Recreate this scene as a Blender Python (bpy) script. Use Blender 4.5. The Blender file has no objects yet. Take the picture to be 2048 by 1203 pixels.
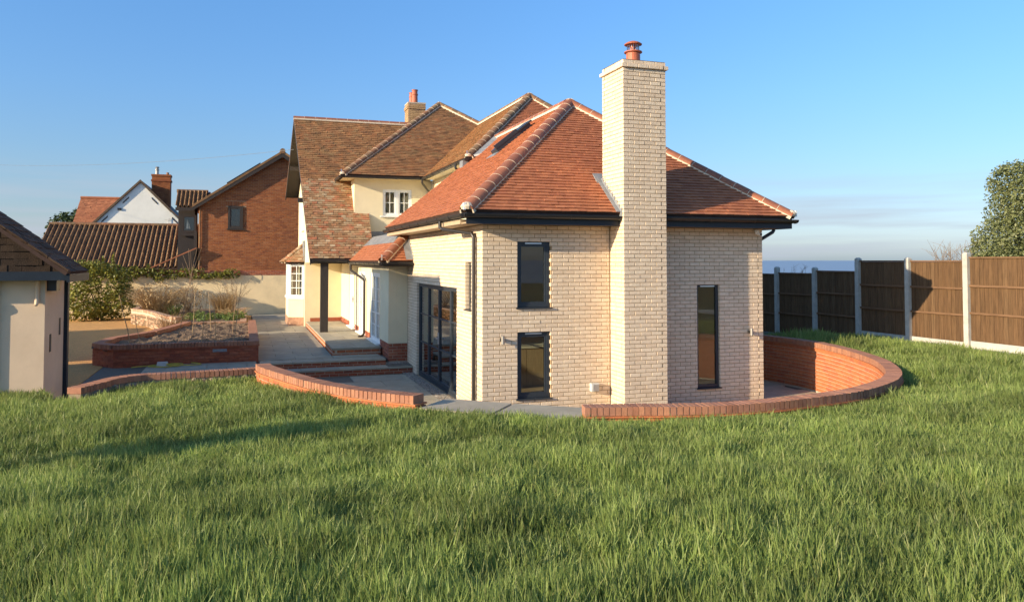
import bpy, math, random
from mathutils import Vector, Matrix, noise
random.seed(7)
R = math.radians
SC = bpy.context.scene
COL = SC.collection

# ------------------------------------------------------------------ camera, sky, sun, exposure
cam_d = bpy.data.cameras.new('camera')
cam = bpy.data.objects.new('camera', cam_d); COL.objects.link(cam)
CAM = Vector((-4.03, -13.42, 2.81))
cam.location = CAM
cam.rotation_euler = (R(92.0), 0, R(-18.9))
cam_d.sensor_width = 36.0
cam_d.lens = 1560 / 2048 * 36
cam_d.shift_y = -0.0664
cam_d.clip_start = 0.1; cam_d.clip_end = 60000
SC.camera = cam

SUN_TRAVEL = Vector((3.9, 1.0, -1.17)).normalized()
to_sun = -SUN_TRAVEL
SUN_EL = math.asin(to_sun.z)
SUN_AZ = math.atan2(to_sun.x, to_sun.y)          # clockwise from +Y

world = bpy.data.worlds.new('World'); SC.world = world; world.use_nodes = True
wn, wl = world.node_tree.nodes, world.node_tree.links
wn.clear()
w_out = wn.new('ShaderNodeOutputWorld'); w_bg = wn.new('ShaderNodeBackground')
sky = wn.new('ShaderNodeTexSky'); sky.sky_type = 'NISHITA'; sky.sun_disc = False
sky.sun_elevation = SUN_EL; sky.sun_rotation = SUN_AZ
sky.altitude = 40; sky.air_density = 1.0; sky.dust_density = 1.0; sky.ozone_density = 5.0
w_bg.inputs['Strength'].default_value = 0.15
# thin cloud bars low over the sea
tc = wn.new('ShaderNodeTexCoord'); sep = wn.new('ShaderNodeSeparateXYZ'); wl.new(tc.outputs['Generated'], sep.inputs[0])
mp = wn.new('ShaderNodeMapping'); mp.inputs['Scale'].default_value = (2.2, 2.2, 42.0); wl.new(tc.outputs['Generated'], mp.inputs[0])
nz = wn.new('ShaderNodeTexNoise'); nz.inputs['Scale'].default_value = 1.6; nz.inputs['Detail'].default_value = 4; wl.new(mp.outputs[0], nz.inputs['Vector'])
cr = wn.new('ShaderNodeMapRange'); cr.inputs[1].default_value = 0.42; cr.inputs[2].default_value = 0.68; wl.new(nz.outputs['Fac'], cr.inputs[0])
band = wn.new('ShaderNodeMapRange'); band.interpolation_type = 'SMOOTHSTEP'
band.inputs[1].default_value = 0.13; band.inputs[2].default_value = 0.03; wl.new(sep.outputs['Z'], band.inputs[0])
mulc = wn.new('ShaderNodeMath'); mulc.operation = 'MULTIPLY'; wl.new(cr.outputs[0], mulc.inputs[0]); wl.new(band.outputs[0], mulc.inputs[1])
mulc2 = wn.new('ShaderNodeMath'); mulc2.operation = 'MULTIPLY'; wl.new(mulc.outputs[0], mulc2.inputs[0]); mulc2.inputs[1].default_value = 0.75
tint = wn.new('ShaderNodeMix'); tint.data_type = 'RGBA'; tint.blend_type = 'MULTIPLY'; tint.inputs[0].default_value = 1.0
wl.new(sky.outputs[0], tint.inputs[6]); # even haze belt: the clear winter sky is deeper than the model near the horizon, the same all the way round
hz = wn.new('ShaderNodeValToRGB'); hz.color_ramp.interpolation = 'B_SPLINE'
for i_, (p_, c_) in enumerate([(0.0, (.86, .86, 1.0)), (.05, (.70, .63, .68)), (.11, (.70, .66, .65)), (.20, (.70, .74, .77)), (.34, (.68, .84, .90)), (.60, (.85, .97, 1.0))]):
    if i_ > 1: hz.color_ramp.elements.new(p_)
    hz.color_ramp.elements[i_].position = p_; hz.color_ramp.elements[i_].color = (*c_, 1)
wl.new(sep.outputs['Z'], hz.inputs[0]); wl.new(hz.outputs[0], tint.inputs[7])
mixc = wn.new('ShaderNodeMix'); mixc.data_type = 'RGBA'
wl.new(mulc2.outputs[0], mixc.inputs[0]); wl.new(tint.outputs[2], mixc.inputs[6]); mixc.inputs[7].default_value = (1.75, 1.95, 2.3, 1)
wl.new(mixc.outputs[2], w_bg.inputs['Color']); wl.new(w_bg.outputs[0], w_out.inputs[0])

sun_d = bpy.data.lights.new('sun', 'SUN'); sun = bpy.data.objects.new('sun', sun_d); COL.objects.link(sun)
sun_d.energy = 4.2; sun_d.angle = R(0.5); sun_d.color = (1.0, 0.83, 0.58)
sun.rotation_euler = SUN_TRAVEL.to_track_quat('-Z', 'Y').to_euler()

SC.view_settings.view_transform = 'Standard'; SC.view_settings.look = 'None'
SC.view_settings.gamma = 1.0; SC.view_settings.use_curve_mapping = False
SC.view_settings.exposure = 1.0
SC.render.engine = 'CYCLES'
SC.cycles.use_denoising = True
SC.cycles.max_bounces = 9; SC.cycles.transparent_max_bounces = 12

# ------------------------------------------------------------------ materials
def new_mat(name):
    m = bpy.data.materials.new(name); m.use_nodes = True
    nt = m.node_tree; b = nt.nodes['Principled BSDF']
    return m, nt.nodes, nt.links, b

def pmat(name, cols, rough=.8, namt=.22, nscale=5.0, bump=0.0, bscale=60.0, metal=0.0, spec=.3, stain=None, stretch=None, bdist=.01):
    """Procedural surface: each loose piece draws its colour from COLS, a noise mottles it, a second noise adds bump and stain."""
    m, N, L, b = new_mat(name)
    if not isinstance(cols, list): cols = [cols]
    if len(cols) > 1:
        oi = N.new('ShaderNodeObjectInfo'); ge = N.new('ShaderNodeNewGeometry')
        ad = N.new('ShaderNodeMath'); ad.operation = 'ADD'; L.new(oi.outputs['Random'], ad.inputs[0]); L.new(ge.outputs['Random Per Island'], ad.inputs[1])
        fr = N.new('ShaderNodeMath'); fr.operation = 'FRACT'; L.new(ad.outputs[0], fr.inputs[0])
        rp = N.new('ShaderNodeValToRGB'); L.new(fr.outputs[0], rp.inputs[0])
        while len(rp.color_ramp.elements) < len(cols): rp.color_ramp.elements.new(0.5)
        for i, c in enumerate(cols):
            rp.color_ramp.elements[i].position = i / (len(cols) - 1); rp.color_ramp.elements[i].color = (*c, 1)
        col = rp.outputs[0]
    else:
        rg = N.new('ShaderNodeRGB'); rg.outputs[0].default_value = (*cols[0], 1); col = rg.outputs[0]
    geo = N.new('ShaderNodeNewGeometry'); pos = geo.outputs['Position']
    if stretch:
        mp_ = N.new('ShaderNodeMapping'); mp_.inputs['Scale'].default_value = stretch; L.new(pos, mp_.inputs[0]); pos = mp_.outputs[0]
    n1 = N.new('ShaderNodeTexNoise'); n1.inputs['Scale'].default_value = nscale; n1.inputs['Detail'].default_value = 5; n1.inputs['Roughness'].default_value = .65; L.new(pos, n1.inputs['Vector'])
    mr = N.new('ShaderNodeMapRange'); mr.inputs[1].default_value = .3; mr.inputs[2].default_value = .7
    mr.inputs[3].default_value = 1 - namt; mr.inputs[4].default_value = 1 + namt; L.new(n1.outputs['Fac'], mr.inputs[0])
    sc = N.new('ShaderNodeVectorMath'); sc.operation = 'SCALE'; L.new(col, sc.inputs[0]); L.new(mr.outputs[0], sc.inputs['Scale'])
    out = sc.outputs[0]
    if stain:
        scol, amt, ss, thr = stain
        n3 = N.new('ShaderNodeTexNoise'); n3.inputs['Scale'].default_value = ss; n3.inputs['Detail'].default_value = 6; n3.inputs['Roughness'].default_value = .7; L.new(pos, n3.inputs['Vector'])
        m3 = N.new('ShaderNodeMapRange'); m3.inputs[1].default_value = thr; m3.inputs[2].default_value = thr + .18; m3.inputs[4].default_value = amt; L.new(n3.outputs['Fac'], m3.inputs[0])
        mx = N.new('ShaderNodeMix'); mx.data_type = 'RGBA'; L.new(m3.outputs[0], mx.inputs[0]); L.new(out, mx.inputs[6]); mx.inputs[7].default_value = (*scol, 1)
        out = mx.outputs[2]
    L.new(out, b.inputs['Base Color'])
    b.inputs['Roughness'].default_value = rough; b.inputs['Metallic'].default_value = metal; b.inputs['Specular IOR Level'].default_value = spec
    if bump:
        n2 = N.new('ShaderNodeTexNoise'); n2.inputs['Scale'].default_value = bscale; n2.inputs['Detail'].default_value = 4; L.new(pos, n2.inputs['Vector'])
        bp = N.new('ShaderNodeBump'); bp.inputs['Strength'].default_value = bump; bp.inputs['Distance'].default_value = bdist
        L.new(n2.outputs['Fac'], bp.inputs['Height']); L.new(bp.outputs[0], b.inputs['Normal'])
    return m

def glass_mat(name, tint=(.93, .95, .93), refl=1.0):
    m, N, L, b = new_mat(name); N.remove(b)
    out = N['Material Output']
    tr = N.new('ShaderNodeBsdfTransparent'); tr.inputs[0].default_value = (*tint, 1)
    gl = N.new('ShaderNodeBsdfGlossy'); gl.inputs['Roughness'].default_value = .01; gl.inputs[0].default_value = (.95, .97, 1, 1)
    fr = N.new('ShaderNodeFresnel'); fr.inputs[0].default_value = 1.5
    mu = N.new('ShaderNodeMath'); mu.operation = 'MULTIPLY_ADD'; mu.inputs[1].default_value = 1.3 * refl; mu.inputs[2].default_value = .01; mu.use_clamp = True; L.new(fr.outputs[0], mu.inputs[0])
    mx = N.new('ShaderNodeMixShader'); L.new(mu.outputs[0], mx.inputs[0]); L.new(tr.outputs[0], mx.inputs[1]); L.new(gl.outputs[0], mx.inputs[2])
    L.new(mx.outputs[0], out.inputs[0])
    return m

def leaf_mat(name, cols, rough=.5, trans=.25, spec=.3):
    m = pmat(name, cols, rough=rough, namt=.2, nscale=3, spec=spec)
    nt = m.node_tree; b = nt.nodes['Principled BSDF']; out = nt.nodes['Material Output']
    src = b.inputs['Base Color'].links[0].from_socket
    tl = nt.nodes.new('ShaderNodeBsdfTranslucent'); nt.links.new(src, tl.inputs[0])
    mx = nt.nodes.new('ShaderNodeMixShader'); mx.inputs[0].default_value = trans
    nt.links.new(b.outputs[0], mx.inputs[1]); nt.links.new(tl.outputs[0], mx.inputs[2]); nt.links.new(mx.outputs[0], out.inputs[0])
    return m

M = {}
M['cream_brick'] = pmat('cream_brick', [(.67, .525, .375), (.72, .57, .41), (.69, .545, .39), (.74, .595, .43), (.65, .50, .35), (.71, .555, .395)], rough=.9, namt=.10, nscale=9, bump=.4, bscale=45, stain=((.54, .40, .27), .3, 9, .6), bdist=.012)
M['mortar'] = pmat('mortar', (.37, .26, .155), rough=.95, namt=.15, nscale=20, bump=.4, bscale=160)
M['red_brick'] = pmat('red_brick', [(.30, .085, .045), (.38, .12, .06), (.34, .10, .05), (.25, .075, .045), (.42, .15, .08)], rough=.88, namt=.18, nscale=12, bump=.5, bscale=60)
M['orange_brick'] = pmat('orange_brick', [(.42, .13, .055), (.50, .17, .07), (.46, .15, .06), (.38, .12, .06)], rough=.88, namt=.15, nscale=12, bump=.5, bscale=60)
M['coping_brick'] = pmat('coping_brick', [(.34, .155, .088), (.40, .185, .105), (.30, .13, .076), (.37, .175, .11), (.27, .12, .072)], rough=.85, namt=.14, nscale=14, bump=.4, bscale=70)
M['pale_mortar'] = pmat('pale_mortar', (.52, .42, .31), rough=.95, namt=.12, nscale=20, bump=.3, bscale=150)
M['house_brick'] = pmat('house_brick', [(.27, .088, .033), (.33, .115, .041), (.29, .10, .036), (.22, .068, .030), (.36, .14, .056)], rough=.9, namt=.15, nscale=6)
M['old_brick'] = pmat('old_brick', [(.42, .23, .14), (.50, .34, .22), (.46, .28, .18), (.38, .19, .11)], rough=.95, namt=.25, nscale=10, stain=((.52, .42, .30), .35, 5, .53))
M['new_tile'] = pmat('new_tile', [(.38, .132, .058), (.43, .155, .068), (.40, .142, .062), (.34, .115, .053), (.45, .168, .075), (.41, .146, .064), (.36, .122, .055)], rough=.72, namt=.12, nscale=4, bump=.2, bscale=120, spec=.35)
M['old_tile'] = pmat('old_tile', [(.19, .095, .045), (.29, .14, .058), (.24, .12, .054), (.35, .17, .07), (.27, .155, .07), (.31, .13, .052), (.21, .115, .055)], rough=.85, namt=.28, nscale=3, bump=.4, bscale=90, stain=((.22, .16, .07), .45, 1.6, .52))
M['porch_tile'] = pmat('porch_tile', [(.28, .145, .07), (.36, .19, .09), (.24, .14, .07), (.40, .20, .10), (.38, .14, .07), (.40, .27, .15), (.31, .18, .09), (.46, .34, .21), (.33, .20, .10)], rough=.85, namt=.28, nscale=3, bump=.4, bscale=90, stain=((.26, .20, .10), .4, 1.5, .55))
M['hip_new'] = pmat('hip_new', [(.27, .098, .048), (.33, .12, .058), (.25, .092, .05), (.30, .115, .06)], rough=.6, namt=.18, nscale=6, bump=.2, bscale=60, spec=.4)
M['hip_old'] = pmat('hip_old', [(.20, .11, .06), (.26, .12, .06), (.17, .10, .055), (.23, .13, .07)], rough=.85, namt=.3, nscale=6, bump=.4, bscale=50, stain=((.24, .21, .10), .6, 3, .5))
M['underlay'] = pmat('underlay', (.07, .04, .03), rough=.95)
M['cream_render'] = pmat('cream_render', (.74, .64, .43), rough=.9, namt=.05, nscale=2, bump=.15, bscale=220, stain=((.66, .56, .38), .4, .9, .58))
M['garden_render'] = pmat('garden_render', (.78, .62, .38), rough=.92, namt=.10, nscale=1.5, bump=.3, bscale=120, stain=((.48, .38, .25), .5, 1.1, .56))
M['shed_render'] = pmat('shed_render', (.66, .50, .35), rough=.92, namt=.07, nscale=1.5, bump=.35, bscale=110, stain=((.55, .40, .27), .5, 1.3, .56))
M['white_render'] = pmat('white_render', (.84, .82, .74), rough=.9, namt=.06, nscale=1.2, bump=.3, bscale=60, stain=((.62, .62, .55), .5, .8, .55))
M['white_paint'] = pmat('white_paint', (.80, .80, .76), rough=.4, namt=.03, spec=.5)
M['black_plastic'] = pmat('black_plastic', (.022, .020, .020), rough=.35, namt=.15, spec=.5)
M['gutter_brown'] = pmat('gutter_brown', (.030, .025, .022), rough=.38, namt=.15, spec=.5)
M['fascia'] = pmat('fascia', (.018, .020, .026), rough=.45, namt=.1, spec=.45)
M['soffit'] = pmat('soffit', (.46, .34, .22), rough=.6, namt=.08)
M['anthracite'] = pmat('anthracite', (.030, .037, .046), rough=.4, namt=.08, spec=.5)
M['dark_timber'] = pmat('dark_timber', (.040, .032, .028), rough=.6, namt=.25, nscale=8, stretch=(8, 8, .6), bump=.2, bscale=20)
M['navy_timber'] = pmat('navy_timber', (.014, .022, .034), rough=.5, namt=.2, nscale=6)
M['fence_timber'] = pmat('fence_timber', [(.108, .058, .026), (.124, .068, .031), (.098, .053, .024), (.116, .064, .029), (.134, .077, .037)], rough=.85, namt=.38, nscale=5, stretch=(7, 7, .5), bump=.4, bscale=18, stain=((.10, .052, .03), .45, 6, .55))
M['rail_timber'] = pmat('rail_timber', [(.15, .08, .04), (.18, .10, .052)], rough=.85, namt=.3, nscale=5, stretch=(6, .6, 6), bump=.3, bscale=18)
M['concrete'] = pmat('concrete', (.43, .41, .36), rough=.9, namt=.14, nscale=7, bump=.3, bscale=90, stain=((.36, .34, .29), .5, 3, .58))
M['slab'] = pmat('slab', [(.33, .29, .215), (.38, .325, .235), (.35, .30, .22), (.30, .27, .21), (.41, .345, .245)], rough=.85, namt=.16, nscale=3, bump=.25, bscale=30, stain=((.34, .30, .22), .4, 2.2, .55))
M['slab_joint'] = pmat('slab_joint', (.15, .13, .10), rough=.95, namt=.2, nscale=20)
M['lead'] = pmat('lead', (.21, .215, .22), rough=.5, namt=.25, nscale=5, bump=.4, bscale=9, spec=.5, stain=((.38, .38, .37), .6, 4, .5))
M['white_mortar'] = pmat('white_mortar', (.64, .53, .39), rough=.95, namt=.15, nscale=15, bump=.3, bscale=80)
M['terracotta'] = pmat('terracotta', (.40, .115, .055), rough=.5, namt=.12, nscale=8, spec=.4)
M['steel'] = pmat('steel', (.55, .55, .55), rough=.3, metal=1.0, namt=.05)
M['bright_metal'] = pmat('bright_metal', (.70, .70, .70), rough=.35, metal=.9, namt=.05)
M['stone_soil'] = pmat('soil', (.19, .125, .075), rough=1, namt=.35, nscale=9, bump=1.0, bscale=22, bdist=.04, stain=((.26, .19, .125), .4, 4, .55))
M['lawn_soil'] = pmat('lawn_soil', (.070, .075, .030), rough=1, namt=.4, nscale=6, bump=.8, bscale=30, bdist=.04)
M['dark_soil'] = pmat('yard_soil', (.16, .135, .105), rough=1, namt=.35, nscale=5, bump=.8, bscale=20, bdist=.04, stain=((.28, .25, .2), .6, 2.5, .5))
M['gravel'] = pmat('gravel', (.62, .335, .115), rough=.95, namt=.42, nscale=34, bump=1.0, bscale=75, bdist=.03, stain=((.46, .255, .10), .5, 3, .5))
M['pebble'] = pmat('pebble', [(.12, .10, .085), (.24, .20, .16), (.32, .28, .23), (.17, .15, .13), (.40, .35, .29), (.20, .13, .09)], rough=.8, namt=.1)
M['glass'] = glass_mat('glass', refl=.7)
M['dark_glass'] = glass_mat('dark_glass', (.70, .75, .74), 1.3)
M['interior'] = pmat('interior_plaster', (.80, .69, .52), rough=.9, namt=.04)
M['wood_floor'] = pmat('wood_floor', [(.44, .29, .16), (.50, .34, .20), (.40, .26, .14)], rough=.45, namt=.2, nscale=4, stretch=(1, 9, 1))
M['cupboard'] = pmat('cupboard', (.48, .33, .19), rough=.5, namt=.15, nscale=4, stretch=(8, 8, 1))
M['curtain'] = pmat('curtain', (.72, .66, .54), rough=.9, namt=.08)
M['pantile'] = pmat('pantile', [(.23, .125, .058), (.29, .165, .075), (.19, .105, .05), (.26, .15, .07)], rough=.85, namt=.3, nscale=3, bump=.3, bscale=40, stain=((.20, .18, .08), .5, 1.2, .56))
M['shingle'] = pmat('shingle', [(.066, .036, .019), (.092, .052, .029), (.078, .044, .024), (.108, .064, .038)], rough=.95, namt=.25, nscale=8, bump=.5, bscale=90)
M['far_tile'] = pmat('far_tile', [(.36, .145, .07), (.42, .17, .08), (.32, .12, .06)], rough=.85, namt=.2, nscale=2)
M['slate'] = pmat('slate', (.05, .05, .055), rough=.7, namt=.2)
M['solar'] = pmat('solar_panel', (.012, .014, .02), rough=.15, namt=.1, spec=.6)
M['cane'] = pmat('cane', [(.36, .24, .12), (.46, .33, .18), (.30, .19, .10)], rough=.7, namt=.2, nscale=15)
M['twig'] = pmat('twig', [(.17, .11, .07), (.24, .16, .10), (.30, .22, .14)], rough=.9, namt=.2)
M['dry_stem'] = leaf_mat('dry_stem', [(.40, .27, .13), (.50, .36, .19), (.33, .21, .10), (.56, .43, .24)], rough=.8, trans=.15)
M['leaf_shrub'] = leaf_mat('leaf_shrub', [(.13, .145, .022), (.24, .23, .035), (.09, .105, .02), (.34, .31, .055)], rough=.4, trans=.25)
M['leaf_tree'] = leaf_mat('leaf_tree', [(.155, .175, .06), (.20, .225, .085), (.26, .275, .115), (.12, .14, .05), (.34, .345, .18)], rough=.45, trans=.35)
M['leaf_dark'] = leaf_mat('leaf_dark', [(.035, .060, .022), (.05, .078, .028), (.065, .09, .03)], rough=.55, trans=.15)
M['leaf_green'] = leaf_mat('leaf_green', [(.10, .15, .03), (.15, .19, .04), (.08, .12, .028), (.20, .22, .06)], rough=.5, trans=.25)
M['grass'] = leaf_mat('grass_blade', [(.185, .250, .058), (.230, .298, .073), (.285, .342, .096), (.20, .266, .062), (.38, .385, .14)], rough=.5, trans=.44, spec=.35)
M['hose'] = pmat('hose', (.50, .40, .06), rough=.5)
M['box_grey'] = pmat('box_grey', (.55, .54, .50), rough=.5, namt=.05)
M['bulkhead'] = pmat('bulkhead', (.35, .33, .30), rough=.4, metal=.6, namt=.1)
M['lens'] = pmat('lens', (.01, .01, .012), rough=.1, namt=.0, spec=.6)
M['bark'] = pmat('bark', (.13, .09, .06), rough=.95, namt=.3, nscale=12, bump=.6, bscale=30)
M['stack_brick'] = pmat('stack_brick', [(.40, .25, .12), (.46, .30, .15), (.36, .22, .11), (.42, .28, .16)], rough=.9, namt=.2, nscale=8)
M['wire'] = pmat('wire', (.16, .17, .19), rough=.6)
M['rubble'] = pmat('rubble', [(.17, .13, .085), (.24, .18, .12), (.13, .10, .07), (.30, .22, .15)], rough=1, namt=.3, nscale=10, bump=.6, bscale=30)
M['shaded_shingle'] = pmat('shaded_shingle', [(.034, .022, .015), (.048, .030, .020), (.040, .026, .018)], rough=.95, namt=.25, nscale=8, bump=.5, bscale=60)  # shingle colour darkened for the gable's shade under the verge
M['sail'] = pmat('sail', (.8, .78, .72), rough=.8, namt=.03)

# sea: blue-grey with fine waves
m, N, L, b = new_mat('sea')
b.inputs['Base Color'].default_value = (.20, .28, .37, 1); b.inputs['Roughness'].default_value = .6
g = N.new('ShaderNodeNewGeometry'); n_ = N.new('ShaderNodeTexNoise'); n_.inputs['Scale'].default_value = .35; n_.inputs['Detail'].default_value = 6; L.new(g.outputs['Position'], n_.inputs['Vector'])
bp = N.new('ShaderNodeBump'); bp.inputs['Strength'].default_value = .8; bp.inputs['Distance'].default_value = 1.0; L.new(n_.outputs['Fac'], bp.inputs['Height']); L.new(bp.outputs[0], b.inputs['Normal'])
M['sea'] = m

# grass tint: broad patches of lighter and darker blades, straw at the tips
nt = M['grass'].node_tree; N, L = nt.nodes, nt.links
b = N['Principled BSDF']; src = b.inputs['Base Color'].links[0].from_socket
oi = N.new('ShaderNodeObjectInfo')
pn = N.new('ShaderNodeTexNoise'); pn.inputs['Scale'].default_value = .9; pn.inputs['Detail'].default_value = 3; L.new(oi.outputs['Location'], pn.inputs['Vector'])
pm = N.new('ShaderNodeMapRange'); pm.inputs[1].default_value = .35; pm.inputs[2].default_value = .65; pm.inputs[3].default_value = .72; pm.inputs[4].default_value = 1.22; L.new(pn.outputs['Fac'], pm.inputs[0])
vs = N.new('ShaderNodeVectorMath'); vs.operation = 'SCALE'; L.new(src, vs.inputs[0]); L.new(pm.outputs[0], vs.inputs['Scale'])
for n_ in list(N):
    if n_.type == 'BSDF_TRANSLUCENT': L.new(vs.outputs[0], n_.inputs[0])
L.new(vs.outputs[0], b.inputs['Base Color'])

# ------------------------------------------------------------------ mesh helpers
class MB:
    def __init__(s): s.v = []; s.f = []
    def add(s, vs, fs):
        o = len(s.v); s.v += [tuple(p) for p in vs]; s.f += [tuple(i + o for i in q) for q in fs]
    def hexa(s, c):   # 8 corners: bottom 0-3 counter-clockwise, top 4-7
        s.add(c, [(3, 2, 1, 0), (4, 5, 6, 7), (0, 1, 5, 4), (1, 2, 6, 5), (2, 3, 7, 6), (3, 0, 4, 7)])
    def box(s, x0, x1, y0, y1, z0, z1):
        s.hexa([(x0, y0, z0), (x1, y0, z0), (x1, y1, z0), (x0, y1, z0), (x0, y0, z1), (x1, y0, z1), (x1, y1, z1), (x0, y1, z1)])
    def tbox(s, T, s0, s1, d0, d1, z0, z1):
        s.hexa([T(s0, d0, z0), T(s1, d0, z0), T(s1, d1, z0), T(s0, d1, z0), T(s0, d0, z1), T(s1, d0, z1), T(s1, d1, z1), T(s0, d1, z1)])
    def prism(s, poly, vec):   # poly: 3D points, extruded by vec
        n = len(poly); vec = Vector(vec); a = [Vector(p) for p in poly]; b = [p + vec for p in a]
        s.add(a + b, [tuple(range(n - 1, -1, -1)), tuple(range(n, 2 * n))] + [(i, (i + 1) % n, n + (i + 1) % n, n + i) for i in range(n)])
    def tube(s, pts, r, n=8, r1=None, cap=True):
        pts = [Vector(p) for p in pts]; k = len(pts); vs = []; prev = None
        for i, p in enumerate(pts):
            t = (pts[min(i + 1, k - 1)] - pts[max(i - 1, 0)]).normalized()
            a = prev if prev is not None else (Vector((0, 0, 1)) if abs(t.z) < .9 else Vector((1, 0, 0)))
            a = (a - t * a.dot(t)).normalized(); prev = a; bb = t.cross(a)
            rr = r if r1 is None else r + (r1 - r) * i / (k - 1)
            vs += [p + (a * math.cos(2 * math.pi * j / n) + bb * math.sin(2 * math.pi * j / n)) * rr for j in range(n)]
        fs = [(i * n + j, i * n + (j + 1) % n, (i + 1) * n + (j + 1) % n, (i + 1) * n + j) for i in range(k - 1) for j in range(n)]
        if cap: fs += [tuple(range(n - 1, -1, -1)), tuple(range((k - 1) * n, k * n))]
        s.add(vs, fs)
    def lathe(s, c, prof, n=20):
        c = Vector(c); vs = [c + Vector((r * math.cos(2 * math.pi * j / n), r * math.sin(2 * math.pi * j / n), z)) for r, z in prof for j in range(n)]
        k = len(prof)
        fs = [(i * n + j, i * n + (j + 1) % n, (i + 1) * n + (j + 1) % n, (i + 1) * n + j) for i in range(k - 1) for j in range(n)]
        fs += [tuple(range(n - 1, -1, -1)), tuple(range((k - 1) * n, k * n))]
        s.add(vs, fs)
    def mesh(s, name, mat, smooth=False):
        me = bpy.data.meshes.new(name); me.from_pydata(s.v, [], s.f); me.validate(); me.update()
        me.materials.append(M[mat] if isinstance(mat, str) else mat)
        if smooth:
            for p in me.polygons: p.use_smooth = True
        return me
    def build(s, name, mat, parent=None, smooth=False, **kw):
        return link(name, s.mesh(name, mat, smooth), parent, **kw)

def link(name, me, parent=None, mw=None, **kw):
    o = bpy.data.objects.new(name, me); COL.objects.link(o)
    if parent is not None:
        o.parent = parent; o.matrix_parent_inverse = WORLD[parent.name].inverted()
    if mw is not None: o.matrix_basis = mw
    WORLD[o.name] = mw.copy() if mw is not None else Matrix.Identity(4)
    for k, v in kw.items(): o[k] = v
    return o
WORLD = {}

def thing(name, loc, label, cat, group=None):
    o = bpy.data.objects.new(name, None); COL.objects.link(o)
    o.location = loc; o.empty_display_size = .2
    WORLD[o.name] = Matrix.Translation(Vector(loc))
    o['label'] = label; o['category'] = cat
    if group: o['group'] = group
    return o

def tag(o, label, cat, group=None):
    o['label'] = label; o['category'] = cat
    if group: o['group'] = group
    return o

def structure(o):
    o['kind'] = 'structure'; return o

def dup(o, dv, label=None):
    """A copy of a thing, its parts and their sub-parts, moved by dv."""
    c = o.copy(); COL.objects.link(c); c.location = o.location + Vector(dv)
    if label: c['label'] = label
    for ch in o.children:
        d = ch.copy(); COL.objects.link(d); d.parent = c
        for g2 in ch.children:
            e = g2.copy(); COL.objects.link(e); e.parent = d
    return c

def frame(O, d):
    """T(s, depth, z): s along d on plan, depth to the left of d (into the wall)."""
    O = Vector((O[0], O[1], 0)); d = Vector((d[0], d[1], 0)).normalized(); n = Vector((-d.y, d.x, 0))
    def T(s, dep, z): return O + d * s + n * dep + Vector((0, 0, z))
    T.d = d; T.n = n; T.O = O
    return T

def cut(a, b, holes):
    segs = [(a, b)]
    for h0, h1 in holes:
        nx = []
        for p, q in segs:
            if h1 <= p or h0 >= q: nx.append((p, q)); continue
            if h0 > p: nx.append((p, h0))
            if h1 < q: nx.append((h1, q))
        segs = nx
    return segs

def panel(mb, T, s0, s1, z0, z1, holes, d0, d1):
    """A wall slab with rectangular openings (s0, s1, z0, z1), as butted boxes."""
    zs = sorted({z0, z1, *[min(max(h[2], z0), z1) for h in holes], *[min(max(h[3], z0), z1) for h in holes]})
    for a, b in zip(zs, zs[1:]):
        if b - a < 1e-4: continue
        mid = (a + b) / 2
        for p, q in cut(s0, s1, [(h[0], h[1]) for h in holes if h[2] < mid < h[3]]):
            if q - p > 1e-4: mb.tbox(T, p, q, d0, d1, a, b)

# ------------------------------------------------------------------ bricks
BRICK_ME = {}
def brick_mesh(L, H, D, mat, c=.005):
    key = (round(L, 3), round(H, 3), round(D, 3), mat)
    if key not in BRICK_ME:
        mb = MB(); mb.add(*brick_vf(L, H, D, c)); BRICK_ME[key] = mb.mesh('brick', mat)
    return BRICK_ME[key]

def brick_vf(L, H, D, c=.005):
    a, h = L / 2, H / 2
    v = [(-a + c, 0, -h + c), (a - c, 0, -h + c), (a - c, 0, h - c), (-a + c, 0, h - c),
         (-a, c, -h), (a, c, -h), (a, c, h), (-a, c, h), (-a, D, -h), (a, D, -h), (a, D, h), (-a, D, h)]
    f = [(0, 1, 2, 3), (0, 4, 5, 1), (1, 5, 6, 2), (2, 6, 7, 3), (3, 7, 4, 0), (4, 8, 9, 5), (5, 9, 10, 6), (6, 10, 11, 7), (7, 11, 8, 4)]
    return v, f

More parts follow.
